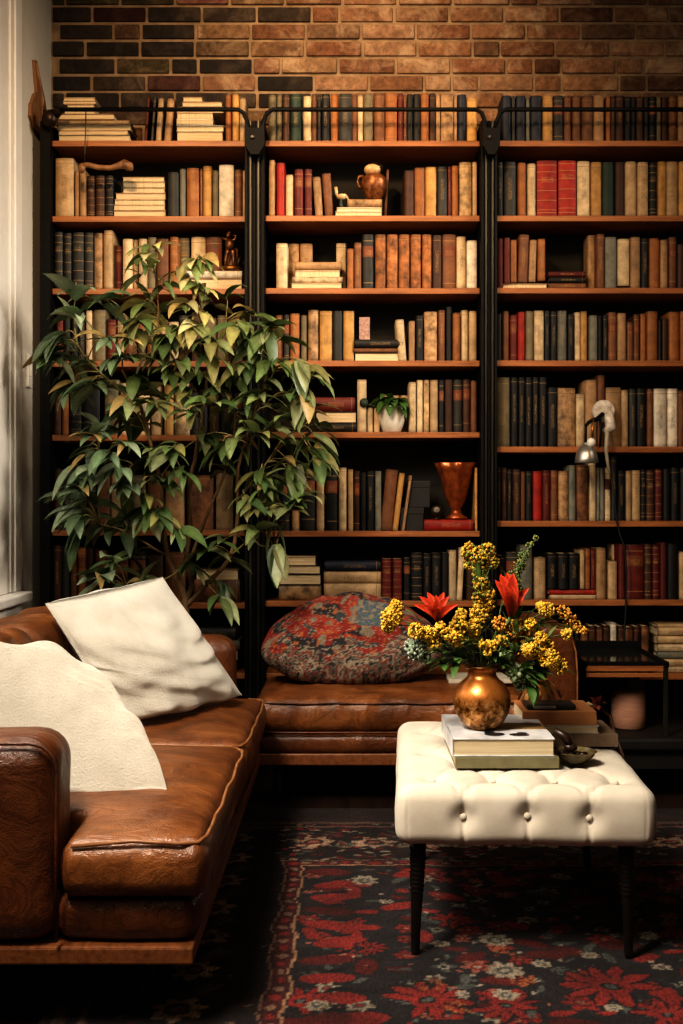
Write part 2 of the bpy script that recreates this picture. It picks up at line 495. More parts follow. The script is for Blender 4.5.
p.box(WX, WX + .035, OY0 - .28, OY1 + .28, OZ0 - .14, OZ0 - .062, 0, .005)
struct('window_sill', p, M_WHITEP, parent=w)
# blind of thin slats
bl = MB()
zz = OZ0 + .06
while zz < OZ1 - .1:
    bl.add([(WX - .065, OY0 + .02, zz + .012), (WX - .025, OY0 + .02, zz - .012), (WX - .025, OY1 - .02, zz - .012), (WX - .065, OY1 - .02, zz + .012)], [(0, 1, 2, 3)])
    zz += .055
t = thing('window_blind', (WX - .045, (OY0 + OY1) / 2, OZ0), 'white slatted blind hanging in the window at the left edge', 'blind')
part('slats', bl, M_WHITEP, t)
p = MB(); p.box(WX - .075, WX - .015, OY0 + .01, OY1 - .01, OZ1 - .07, OZ1 - .02, 0, .005); part('head_rail', p, M_WHITEP, t)
p = MB()
for yy in (OY0 + .3, (OY0 + OY1) / 2, OY1 - .06): p.tube([(WX - .022, yy, OZ0 + .04), (WX - .022, yy, OZ1 - .06)], .0018, 5)
part('cord', p, M_CREAMCORD, t)
# narrow switch plate on the wall strip
sw = at(37, 388, 5.24); sw.x = WX
t = thing('switch_plate', sw, 'narrow white switch plate on the wall strip beside the window', 'switch')
p = MB(); p.box(WX, WX + .012, 5.20, 5.27, sw.z, sw.z + .145, 0, .004); part('plate', p, M_WHITEP, t)
p = MB(); p.box(WX + .012, WX + .018, 5.225, 5.245, sw.z + .05, sw.z + .095, 0, .002); part('toggle', p, M_WHITEP, t)

# ================================================================ BOOKCASES
ZT = lambda yc: H + (500 - (yc - 3.0)) / SB
ROWS = {'L': [143.5, 219, 291.5, 364, 438, 533, 606, 676], 'C': [143.5, 218.5, 291, 363.5, 435, 534, 604, 676],
        'R': [143.5, 218.5, 290.7, 363.4, 449.6, 523.9, 602.9, 677]}
SX = lambda px: (px - CX) / SB
posts = {'L': (SX(42), SX(52)), 'LC': (SX(245.5), SX(265)), 'CR': (SX(480), SX(496)), 'R': (SX(722), SX(732))}
span = {'L': (posts['L'][1], posts['LC'][0]), 'C': (posts['LC'][1], posts['CR'][0]), 'R': (posts['CR'][1], posts['R'][0])}
ZTOP = H + (500 - 128) / SB
def upright(a, b_, t, ridged=True):
    m = MB(); z1 = ZTOP + .02
    m.box(a, b_, FRONT - .035, BACK, 0, z1, 0)
    if ridged:
        w_ = b_ - a
        for (u, v, d, mi) in ((.0, .16, .012, 0), (.24, .36, .016, 1), (.44, .56, .008, 0), (.64, .76, .016, 1), (.84, 1.0, .012, 0)):
            m.box(a + u * w_, a + v * w_, FRONT - .035 - d, FRONT - .03, 0, z1, mi, .002)
    return part('upright', m, [M_STEEL, M_STEEL2], t)
cases = {}
for key, lab in (('L', 'dark steel and oak bookcase bay next to the window, half hidden by the plant'),
                 ('C', 'middle steel and oak bookcase bay above the leather chaise'),
                 ('R', 'right hand steel and oak bookcase bay with the clip lamp on it')):
    a, b_ = span[key]
    t = thing('bookcase', ((a + b_) / 2, (FRONT + BACK) / 2, 0), lab, 'bookcase', 'bookcase bays along the brick wall'); cases[key] = t
    if key == 'L': upright(*posts['L'], t, False)
    upright(*posts[{'L': 'LC', 'C': 'CR', 'R': 'R'}[key]], t)
    m = MB(); m.box(a, b_, BACK - .012, BACK, 0, ZT(143.5) - .02); part('back_panel', m, M_BACK, t)
    for i, yc in enumerate(ROWS[key]):
        z = ZT(yc)
        m = MB(); m.box(a + .001, b_ - .001, FRONT, BACK - .013, z - .026, z, 0, .002); part('shelf_board', m, M_SHELF, t)
    m = MB(); m.box(a + .001, b_ - .001, FRONT + .02, BACK - .013, 0, .09); part('plinth', m, M_BLACKW, t)

# steel ladder rails in front of the top shelves
def rail(name_lab, xa, xb, bend_l, bend_r, bracket_x):
    z = H + (500 - 109.5) * 5.24 / F; y = 5.24
    t = thing('ladder_rail', ((xa + xb) / 2, y, z), name_lab, 'rail', 'black ladder rails across the bookcase')
    pts = []
    if bend_l: pts += [(xa, y + .02, z - .10), (xa + .006, y, z - .05), (xa + .02, y, z - .015), (xa + .045, y, z)]
    else: pts += [(xa, y, z)]
    if bend_r: pts += [(xb - .045, y, z), (xb - .02, y, z - .015), (xb - .006, y, z - .05), (xb, y + .02, z - .10)]
    else: pts += [(xb, y, z)]
    m = MB(); m.tube(pts, .0095, 10); part('rod', m, M_STEEL, t, True)
    if bracket_x is not None:
        a, b_ = bracket_x
        m = MB(); c = (a + b_) / 2; w_ = (b_ - a) / 2
        prof = [(c - w_, z - .05), (c - w_ * .55, z - .085), (c + w_ * .55, z - .085), (c + w_, z - .05), (c + w_, z - .16), (c + w_ * .4, z - .20), (c - w_ * .4, z - .20), (c - w_, z - .16)]
        m.prism(prof, 5.222, 5.272); part('bracket', m, M_STEEL, t)
        m = MB(); m.lathe([(.0, 0), (.011, 0), (.010, .005), (.006, .008)], n=14)
        bo = part('bolt', m, M_STEEL2, t)
        bo.data.transform(Matrix.Translation(Vector(t.location)))
        bo.rotation_euler = (PI / 2, 0, 0); bo.location = Vector((c - .01, 5.221, z - .125)) - Vector(t.location)
    return t
r1 = rail('black ladder rail over the bookcase bay nearest the window', SX(60) + .02, SX(250), False, True, (SX(247), SX(266)))
rail('black ladder rail over the middle bookcase bay', SX(264), SX(484), True, True, (SX(480.5), SX(497)))
rail('black ladder rail over the right hand bookcase bay', SX(493), SX(726), True, False, None)
c = at(50, 119, 5.26)
m = MB(); m.ball(c, .037, 3, sq=(.95, .9, 1.1)); 
m.tube([c + Vector((.02, 0, .02)), c + Vector((.05, -.01, .035)), c + Vector((.08, -.02, .047))], [.026, .014, .009], 10)
part('end_knob', m, M_BRONZE, r1, True)
# carved pointed wood piece on the wall
tip = at(35, 60, 5.2)
def wallp(px, py):       # point of the left wall seen at px, py
    Y = F * (WX + .010) / (px - CX); return (Y, H - (py - CY) * Y / F)
poly = [wallp(*q) for q in ((34, 60), (36.5, 61), (40, 80), (44.5, 100), (46, 112), (43, 124), (39, 135), (34, 128), (30, 116), (30.5, 105), (34, 94), (36.5, 92))]
m = MB(); m.prism(poly, WX + .0005, WX + .014, axis='x')
m2 = MB(); m2.tube([(WX + .016, a, b_) for a, b_ in (wallp(35, 63), wallp(38.5, 84), wallp(41, 100), wallp(40, 120))], [.004, .009, .011, .004], 8)
cy, cz = wallp(39, 110)
t = thing('carved_ornament', (WX, cy, cz), 'pointed carved wooden ornament fixed high on the wall above the bookcase corner', 'ornament')
part('blade', m, M_CARVED, t); part('rib', m2, M_CARVED, t, True)
# hooked carved handle hanging by a wire from the rail
a = at(85.5, 125, 5.23)
t = thing('hanging_handle', at(84, 168, 5.22), 'curved wooden handle hanging on a thin wire in front of the books', 'handle')
m = MB(); m.tube([at(86, 111, 5.225), at(85.5, 130, 5.225), at(85, 150, 5.225), at(84, 166, 5.22)], .0028, 6); part('wire', m, M_STEEL2, t, True)
m = MB(); m.ball(at(82, 168, 5.22), .018, 2, sq=(.9, .9, 1.2))
m.tube([at(80, 166, 5.22), at(88, 165, 5.22), at(98, 167.5, 5.22), at(110, 168, 5.22), at(118, 166, 5.22), at(124, 164, 5.22), at(130, 167, 5.22), at(132, 170, 5.22)],
       [.012, .013, .012, .012, .014, .021, .021, .008], 12)
part('grip', m, M_CARVED, t, True)

# ================================================================ BOOKS
PAL = {'W': ((.54, .41, .25), 'cream'), 'w': ((.66, .58, .46), 'white'), 'L': ((.45, .31, .17), 'pale buff'), 'T': ((.36, .22, .11), 'tan'),
       'Y': ((.46, .26, .085), 'ochre'), 'O': ((.29, .115, .035), 'orange brown'), 'B': ((.17, .072, .030), 'brown'), 'b': ((.065, .028, .015), 'dark brown'),
       'r': ((.115, .018, .012), 'maroon'), 'R': ((.30, .022, .012), 'red'), 'K': ((.014, .013, .012), 'black'), 'C': ((.036, .035, .030), 'charcoal'),
       'N': ((.018, .022, .036), 'navy'), 'G': ((.016, .036, .024), 'dark green'), 'g': ((.17, .165, .13), 'grey'), 'V': ((.16, .13, .075), 'olive grey')}
STY = {'p': 'plain', 'g': 'banded', 'l': 'label', 'x': 'titled', 'm': 'mottled'}
ORD = 'first second third fourth fifth sixth seventh eighth ninth tenth eleventh twelfth thirteenth fourteenth fifteenth sixteenth seventeenth eighteenth nineteenth twentieth'.split()
ORD += ['twenty-' + o for o in ORD[:9]]
def book_mesh(w, d, h):
    """upright book, spine towards -y, origin at the bottom centre of the spine: cover shell and page block"""
    cov = MB(); t_ = min(.0028, w * .14); hw = w / 2
    prof = []
    k = 5
    for i in range(k + 1):
        a = PI * i / k
        prof.append((-hw * math.cos(a), .006 - math.sin(a) * min(.010, w * .28)))
    outer = [(-hw, d)] + prof + [(hw, d)]
    inner = [(hw - t_, d)] + [(hw - t_, .009), (-hw + t_, .009)] + [(-hw + t_, d)]
    poly = outer + inner
    n = len(poly); vs = [(x, y, 0) for x, y in poly] + [(x, y, h) for x, y in poly]
    io = len(outer)
    fs = [(i, (i + 1) % n, (i + 1) % n + n, i + n) for i in range(n)]
    # caps of the U shape
    for o, rev in ((0, 1), (n, 0)):
        L0, L1 = o, o + 1; R1, R0 = o + io - 2, o + io - 1
        i0, i1, i2, i3 = o + io, o + io + 1, o + io + 2, o + io + 3
        caps = [(R1, R0, i0, i1), (i2, i3, L0, L1), tuple([i2] + list(range(o + 1, o + io - 1)) + [i1])]
        fs += [c_ if not rev else c_[::-1] for c_ in caps]
    cov.add(vs, fs)
    pg = MB(); e = .003
    pg.box(-hw + t_, hw - t_, .009, d - .004, e, h - e, 1)
    return cov, pg
PENDING = []
def make_book(w, d, h, M, col, style, label, group, pages_child=False, weight=1.0):
    k = random.uniform(.82, 1.15)
    PENDING.append(dict(w=w, d=d, h=h, M=M, col=tuple(min(1, c_ * k) for c_ in col), style=style, label=label, group=group, pc=pages_child, area=w * h * weight))
def flush_books(limit):
    """the largest ones in view become objects of their own, the small remainder one object"""
    keep = set(id(p) for p in sorted(PENDING, key=lambda p: -p['area'])[:limit])
    rest = []
    for p in PENDING:
        if id(p) not in keep: rest.append(p); continue
        cov, pg = book_mesh(p['w'], p['d'], p['h'])
        if not p['pc']: cov.add(pg.v, pg.f, 1)
        o = mesh_obj('book', cov, [BM[p['style']], PAGES], None, .7)
        o.matrix_world = p['M']; o.color = (*p['col'], 1)
        if p['pc']:
            pg.mi = [0] * len(pg.mi)
            q = mesh_obj('pages', pg, PAGES, None, False); q.parent = o
        tag(o, p['label'], 'book', p['group'])
    if not rest: return
    V, Fc, MI, CC, GG = [], [], [], [], []
    keys = list(BMA)
    for p in rest:
        cov, pg = book_mesh(p['w'], p['d'], p['h']); n = len(V); rn = random.random()
        for part_, base in ((cov, 0), (pg, 1)):
            n = len(V)
            for v in part_.v:
                V.append((p['M'] @ Vector(v))[:])
                GG += [(v[0] + p['w'] / 2) / p['w'], (v[1]) / p['d'], v[2] / p['h']]; CC += [*p['col'], rn]
            for f in part_.f:
                Fc.append(tuple(i + n for i in f)); MI.append(5 if base else keys.index(p['style']))
    me = bpy.data.meshes.new('books'); me.from_pydata(V, [], Fc)
    for k in keys: me.materials.append(BMA[k])
    me.materials.append(PAGES); me.polygons.foreach_set('material_index', MI)
    a = me.color_attributes.new('Col', 'FLOAT_COLOR', 'POINT'); a.data.foreach_set('color', CC)
    a = me.attributes.new('Gen', 'FLOAT_VECTOR', 'POINT'); a.data.foreach_set('vector', GG)
    bm = bmesh.new(); bm.from_mesh(me); bmesh.ops.recalc_face_normals(bm, faces=bm.faces[:]); bm.to_mesh(me); bm.free()
    o = bpy.data.objects.new('books', me); COL.objects.link(o)
    tag(o, 'thinnest and most hidden small books filling the gaps on all bookcase shelves', 'books', None, 'stuff')
BAYN = {'L': 'left bay', 'C': 'middle bay', 'R': 'right bay'}
SHN = ['top shelf', 'second shelf down', 'third shelf down', 'fourth shelf down', 'fifth shelf down', 'sixth shelf down', 'seventh shelf down', 'lowest visible shelf']
def parse(s): return [q.split() for q in s.strip().replace('\n', ';').split(';') if q.strip()]
def book_row(bay, idx, crop, spec):
    """upright: x0 x1 top colour [style] [lean] [depth offset]; flat: F x0 x1 y0 y1 colour style facing"""
    ox, oy, sc = crop
    zs = ZT(ROWS[bay][idx]); Ys = FRONT + .03; s = F / Ys
    grp = 'books on the %s of the %s' % (SHN[idx], BAYN[bay])
    flats = []; ups = []
    for q in parse(spec):
        if q[0] == 'F': flats.append(q[1:])
        else: ups.append(q)
    tail = '%s, %s' % (SHN[idx], BAYN[bay])
    for n, q in enumerate(ups):
        x0, x1, yt = (ox + float(q[0]) / sc), (ox + float(q[1]) / sc), oy + float(q[2]) / sc
        ck, st = q[3], 'p'
        lean, off, lift = 0.0, 0.0, 0.0
        for e in q[4:]:
            if e in STY: st = e
            elif e[0] == 'a': lean = math.radians(float(e[1:]))
            elif e[0] == 'd': off = float(e[1:])
            elif e[0] == 'u': lift = (ROWS[bay][idx] - 3 - (oy + float(e[1:]) / sc)) / s
        col, cn = PAL[ck]
        if st == 'p': st = random.choice(['plain', 'titled', 'plain', 'label', 'titled']) if ck in 'BbrKCNGO' else random.choice(['plain', 'titled', 'plain', 'titled'])
        else: st = STY[st]
        Y = Ys + off + random.uniform(-.006, .008) * (off == 0); sy = F / Y
        X0, X1 = (x0 - CX) / sy, (x1 - CX) / sy
        zt = H + (500 - yt) / sy
        hh = zt - zs - lift; W = X1 - X0
        if lean:
            a = abs(lean); hh = (hh - W * math.sin(a) * .3)
            w = max(.010, (W - hh * math.sin(a)) / math.cos(a))
            w = max(w, .012)
            xb = X0 + w / 2 if lean > 0 else X1 - w / 2
        else:
            w = W - .0012; xb = (X0 + X1) / 2
        d = random.uniform(.15, .19) if off == 0 else .10
        d = min(d, BACK - .02 - Y)
        sz = ('short' if hh < .18 else 'tall' if hh > .245 else '')
        th = ('thin' if w < .05 * .9 and w < .042 else 'thick' if w > .105 else '')
        adj = 'leaning' if lean else (th or sz)
        lab = ('%s %s book, %s upright from the left, %s' % (adj, cn, ORD[n], tail)).strip()
        th_off = w / 2 * math.sin(abs(lean))
        M = Matrix.Translation((xb, Y, zs + lift + .0003 + th_off)) @ Matrix.Rotation(lean, 4, 'Y')
        wt = 1.0
        if bay == 'L' and idx >= 3 and x0 > 95: wt = .45 if idx < 7 else .05
        if off > 0: wt *= .5
        make_book(w, d, hh, M, col, st, lab, grp, weight=wt)
    # flat ones, given from any order; sort bottom up, count per pile
    piles = []
    for q in flats:
        x0, x1, y0, y1 = ox + float(q[0]) / sc, ox + float(q[1]) / sc, oy + float(q[2]) / sc, oy + float(q[3]) / sc
        for p_ in piles:
            if min(x1, p_[0][1]) - max(x0, p_[0][0]) > .45 * min(x1 - x0, p_[0][1] - p_[0][0]): p_.append((x0, x1, y0, y1, q[4:])); break
        else: piles.append([(x0, x1, y0, y1, q[4:])])
    piles.sort(key=lambda p_: p_[0][0])
    for pi, p_ in enumerate(piles):
        p_.sort(key=lambda r: -r[3])
        z = zs + .0003
        for n, (x0, x1, y0, y1, q) in enumerate(p_):
            Y = Ys + (.0 if 'n' not in q else -.012) + random.uniform(-.004, .004); sy = F / Y
            zt = H + (500 - y0) / sy
            tk = max(.008, zt - z - .0006)
            ln = (x1 - x0) / sy; xc = ((x0 + x1) / 2 - CX) / sy
            col, cn = PAL[q[0]]
            fore = 's' not in q           # fore-edge (pages) to the front unless the spine shows
            st = 'plain' if fore else 'titled'
            if 'm' in q: st = 'mottled'
            d = min(.17, BACK - .02 - Y - .01)
            if 'h' in q: d = .085
            if fore:
                M = Matrix.Translation((xc + ln / 2, Y + d, z + tk / 2)) @ Matrix.Rotation(PI, 4, 'Z') @ Matrix.Rotation(PI / 2, 4, 'Y')
            else:
                M = Matrix.Translation((xc - ln / 2, Y, z + tk / 2)) @ Matrix.Rotation(PI / 2, 4, 'Y')
            lv = 'bottom' if n == 0 else 'topmost' if n == len(p_) - 1 else ORD[n] + ' up'
            if len(p_) == 1: where = 'lying flat'
            else: where = 'flat, %s of %s pile' % (lv, 'the' if len(piles) == 1 else 'the ' + ORD[pi])
            lab = '%s%s book %s, %s' % (cn, ' cloth' if fore else '', where, tail)
            make_book(tk, d, ln, M, col, st, lab, grp, True)
            z += tk + .0004
A1 = (0, 60, 2.627); A2 = (250, 80, 2.846); A3 = (475, 80, 3.284)
B2 = (250, 290, 2.846); B3 = (475, 290, 3.284); C2 = (250, 450, 2.846); C3 = (475, 510, 3.284)
P1 = (40, 280, 3.105); P2 = (40, 440, 2.277)
book_row('L', 0, A1, '''378 394 97 r a4;395 408 98 C a4;408 430 100 L a4;430 458 101 T a5
592 608 90 O;610 628 90 Y;629 645 100 L
F 168 248 116 128 L; F 166 250 98 107 W;F 164 252 107 116 L;F 152 300 141 157 T;F 146 340 157 171 L s;F 150 344 171 184 W;F 152 336 184 197 L;F 153 342 197 208 g
F 464 586 188 208 W;F 463 588 171 188 w;F 462 560 155 171 w;F 464 560 138 155 L;F 464 588 123 138 W;F 478 584 110 123 L;F 480 532 97 110 L''')
book_row('L', 1, A1, '''145 193 258 L x;196 208 292 T;209 226 290 T;228 250 305 b g;251 275 304 b g;276 298 304 K g
440 470 295 C;472 488 286 g;490 523 284 O;525 532 285 B;533 556 279 Y;558 574 290 V;575 614 276 w p;616 636 288 B;637 646 290 T
F 322 432 307 320 L;F 322 434 320 335 W;F 322 434 335 349 W;F 303 436 349 366 T;F 300 434 366 380 W;F 298 434 380 395 W;F 298 436 395 409 L''')
book_row('L', 2, A1, '''142 165 452 C g;167 188 455 C g;190 220 453 C g;222 245 454 C g;247 270 455 T m;272 296 448 L x;304 320 488 r;322 348 470 W;350 362 472 L;364 386 470 W
388 410 466 V;412 444 470 B;446 468 465 O g;470 497 468 V g d.07;502 540 465 W d.08;541 583 465 B l d.08;592 625 492 O d.09
F 497 636 574 598 T m n h;F 484 636 553 574 w n s h''')
book_row('L', 3, P1, '''50 72 105 r;75 95 110 C;98 118 105 K;120 138 100 C;142 162 95 W;167 203 93 V x;210 238 123 r;240 262 103 L;265 300 140 B;302 330 110 b;332 360 110 O;362 390 120 L
400 430 130 W;432 460 110 C;470 500 100 b;510 548 118 V;550 580 110 V;582 610 115 b;612 632 108 B''')
book_row('L', 4, P1, '''42 66 345 b;68 88 340 O;92 130 345 K g;132 185 340 K;200 245 310 V;250 272 320 W;275 300 320 L;302 340 320 W;345 380 330 L
385 415 325 Y;417 465 320 L m;468 495 350 C;498 520 340 K;524 558 350 b;560 600 350 C;603 632 350 C''')
book_row('L', 5, P2, '''32 50 65 b;51 72 65 C;75 105 70 C;108 128 72 b;130 160 75 B;162 200 70 L;205 240 80 V;245 280 75 B;285 330 70 T;335 395 80 B m;400 440 75 L;443 464 80 K''')
book_row('L', 6, P2, '''30 48 240 b;50 68 242 C;70 84 250 B;86 104 245 O;106 122 245 b;125 150 250 B;160 200 260 b;205 240 255 K;245 280 262 b;285 330 255 B
F 350 455 318 355 B m s; F 355 452 295 318 L''')
book_row('L', 7, (0, 0, 1), '''58 72 628 b;74 86 632 K;88 104 630 B;108 126 626 b;130 150 632 C
F 196 236 660 671 w;F 198 238 650 660 C;F 196 240 640 650 g s;F 200 236 628 640 C s''')
book_row('C', 0, A2, '''52 75 42 V m;76 92 40 V m;93 113 42 b;114 146 40 G;152 175 46 W p;176 190 40 B;191 202 40 K;203 228 40 K;230 252 40 O;253 290 40 C;291 306 42 B;307 322 44 W
323 351 41 V;353 384 38 B;385 419 37 O g;421 436 38 r;437 446 42 B;447 464 40 K;465 485 40 K;486 510 38 O;511 528 38 b m;529 542 40 T;543 580 40 T m;581 590 42 T;591 616 42 N;617 647 50 Y''')
book_row('C', 1, A2, '''53 71 228 T;75 99 236 R;101 124 270 W p;126 152 254 r;155 177 254 r;178 208 276 T a-4;205 238 266 B a-4;381 394 254 B a3 d.05
439 467 258 b;468 498 250 O;499 531 248 Y;533 562 247 C;563 573 246 r;574 594 244 O;596 631 234 L m;633 647 233 L
F 242 376 373 387 W n;F 246 376 362 373 w n;F 277 376 338 362 T s m n''')
book_row('C', 2, A2, '''74 107 465 W p;109 140 466 T m d.12;142 178 466 T d.12;245 274 465 W d.12;276 295 480 O;296 318 463 B;320 352 440 C
356 387 440 O m;389 421 440 O m;423 455 440 O m;457 488 440 O m;490 517 440 O m;519 546 442 b;548 587 440 B l;588 615 446 W p;617 647 457 w p
F 117 262 577 592 W;F 120 264 560 577 W s m;F 127 257 541 560 W;F 127 262 517 541 T s h''')
book_row('C', 3, B2, '''52 70 75 C;72 94 72 B;96 112 70 C;114 141 67 O;145 163 72 V;165 195 57 T m;198 234 60 Y x;236 263 60 C;265 297 60 Y p
414 446 84 W a-4;452 470 88 T;472 494 73 K x;496 533 62 T m;536 555 57 B;558 575 48 K;577 600 65 O;602 621 57 W;623 646 60 L
F 298 440 178 199 K;F 293 440 165 178 B s;F 298 436 140 165 K s''')
book_row('C', 4, B2, '''305 332 255 W p;334 350 335 W d.0;352 370 335 L d.0;372 400 300 L d.14;402 426 300 W d.14;428 450 300 L d.14;452 473 262 W;475 492 256 W;494 510 256 L m;512 536 256 L
538 552 256 K;554 577 255 b;579 605 255 C;606 627 255 b;628 646 258 B
F 187 303 378 406 K s;F 187 303 346 378 C;F 185 299 305 346 r s''')
book_row('C', 5, C2, '''46 58 62 b;59 79 60 K;81 113 62 K;118 143 55 T;145 185 60 K l;188 212 58 L;215 249 55 K l;252 275 50 W;278 294 55 L;296 314 60 b;316 330 65 K;331 354 60 K x;356 374 60 g
370 422 55 B a6;405 441 64 Y a7;432 460 70 T a8;640 648 50 Y
F 495 636 198 229 R s n''')
book_row('C', 6, C2, '''375 404 310 r g;406 433 310 r g;437 457 308 K;459 491 293 K g;493 515 295 K;517 544 293 K x;546 564 293 K;566 588 285 W p;588 612 278 W a3;616 640 310 b
F 82 203 383 419 T s m;F 84 202 353 383 K;F 80 200 328 353 K;F 88 187 302 328 W
F 210 373 380 418 L s;F 210 373 345 380 L s;F 212 372 316 345 N s''')
book_row('R', 0, A3, '''88 119 52 N;121 132 52 C;134 166 52 N;168 180 56 g;182 220 52 N;223 256 50 Y;258 290 52 C;292 316 52 B;318 348 52 B;351 388 52 B;390 424 50 T;430 446 53 O;447 460 53 b
461 490 52 b;492 512 55 K;513 528 55 K;530 553 55 b;555 570 55 C;572 595 55 K;597 612 55 V;613 633 57 b;635 665 53 B;667 695 52 T;697 725 54 b;727 760 53 B;762 800 52 C''')
book_row('R', 1, A3, '''72 93 270 K;95 135 269 C;141 168 272 O;172 200 275 W p;203 271 265 R g;274 333 265 R g;336 377 267 W p;380 417 270 Y;418 457 270 G;459 492 270 b;494 530 268 L p;533 570 270 L x;572 598 272 K g
600 629 268 Y;630 667 268 L x;669 696 268 Y;700 730 270 b;732 770 268 T''')
book_row('R', 2, A3, '''73 94 520 r;95 116 518 r u666;117 138 525 O u662;140 179 508 B a2 u662;176 204 525 T a2 u660;206 232 522 O u656;370 398 510 T d.06;399 426 506 B x;427 466 516 g p;469 508 522 W p u672;511 544 516 T
546 571 520 K;573 606 520 O;608 634 525 T;636 663 516 B;665 690 540 b;694 730 525 B
F 80 238 668 678 L;F 240 365 666 678 B s;F 243 360 646 666 K s;F 240 364 628 646 r s''')
book_row('R', 3, B3, '''72 88 78 K;90 112 69 B;115 138 82 r;140 165 72 R p;167 191 69 V p;193 227 68 W p;229 246 68 K x;248 270 70 K x;272 302 68 g p;305 325 80 K x;327 346 73 W x;347 369 70 Y x;376 403 83 g p
404 419 85 K;421 436 83 K x;438 465 73 B l;468 497 76 T;499 520 105 B l;522 540 80 B;542 562 78 O;565 601 70 O;603 613 100 K;615 634 93 b;636 672 72 O;674 700 70 O;704 740 74 b''')
book_row('R', 4, B3, '''70 115 287 V p;118 141 287 K x;142 165 287 K x;166 188 287 K x;189 211 287 K x;212 236 287 K x;238 271 320 K x;272 330 322 T m;331 361 341 W p;363 401 295 T;402 427 280 B
430 480 320 T x;481 504 328 L;506 530 325 C x;531 563 324 K x;565 586 325 B;588 630 324 w x;632 667 324 w x;668 690 330 B;694 730 320 K''')
book_row('R', 5, B3, '''73 86 580 K;87 105 583 b x;106 122 588 K;124 150 588 b x;151 165 596 B;166 189 595 K x;190 221 595 R p;222 248 592 r x;249 272 592 B l;273 307 594 T m;309 332 575 g p;334 372 574 B m;374 398 560 W p
400 411 583 g;412 425 583 g;427 446 583 W l;448 466 545 C;468 494 592 K;496 514 594 L p;516 544 592 L p;546 562 590 K g;563 590 592 b g;591 616 588 r g;618 642 588 K;644 672 583 K x;674 700 583 K''')
book_row('R', 6, C3, '''72 100 150 K;102 146 140 C;148 188 115 g p;195 233 157 L p;238 271 143 K x u262;273 307 143 K x u262;308 343 143 K x u262;345 361 131 L u262;363 379 127 O u262;380 397 128 r u262
399 431 125 T;437 468 168 L p;449 471 112 L d.10;472 494 112 r;496 555 115 r l;557 582 112 b g;583 608 115 r g;609 631 107 r;633 668 112 K;671 700 138 L
F 245 397 278 293 W s;F 242 397 262 278 R s''')
book_row('R', 7, C3, '''300 325 385 b;328 345 380 K;348 372 385 B m;374 398 382 b m;400 420 384 B m;422 442 380 b m;445 466 372 w p;470 492 382 b;495 520 386 B m;522 545 384 b m;547 572 382 B m
F 600 720 514 536 W s;F 598 722 490 514 L s;F 597 720 466 490 g s;F 599 722 440 466 W s;F 597 720 413 440 L s;F 600 720 386 413 L s;F 598 722 375 386 L s''')

# ================================================================ LEATHER SOFA (left)
def smooth(a, b_, x): u = max(0, min(1, (x - a) / (b_ - a))); return u * u * (3 - 2 * u)
GRP_S = None
SXF = -.325      # front edge of the seat
t = thing('leather_sofa', (-.85, 3.65, 0), 'long tan leather sofa along the window wall, nearest seat at lower left', 'sofa', 'tan leather seating')
sofa = t
def arm(t, x0, x1, y0, y1, z0, z1, r, mat, along='x', name='arm'):
    """padded arm with a rounded top edge"""
    c = ((x0 + x1) / 2, (y0 + y1) / 2, (z0 + z1) / 2); hs = ((x1 - x0) / 2, (y1 - y0) / 2, (z1 - z0) / 2)
    def dsp(p, n_):
        return .006 * nz_(p, 5, 3) + .010 * (1 - (p[0] / hs[0]) ** 2) * (1 - (p[2] / hs[2]) ** 2) * (abs(n_[1]) > .5)
    return part(name, softbox(c, hs, r, (22, 16, 26), dsp), mat, t, True)
arm(t, -1.36, -.645, 2.625, 2.83, .205, .665, .070, M_LEATHERD)
arm(t, -1.36, -.44, 4.56, 4.74, .205, .665, .070, M_LEATHERD)
m = MB()   # welt along the near arm
rr = .062
pts = [(-1.30, 2.633, .660 - .008)] + [(-.643 - rr + math.sin(a) * (rr + .0), 2.633, .655 - rr + math.cos(a) * rr) for a in [i * PI / 12 for i in range(7)]] + [(-.645, 2.633, .45), (-.645, 2.633, .22)]
m.tube(pts, .0045, 6); part('piping', m, M_LEATHERD, t, True)

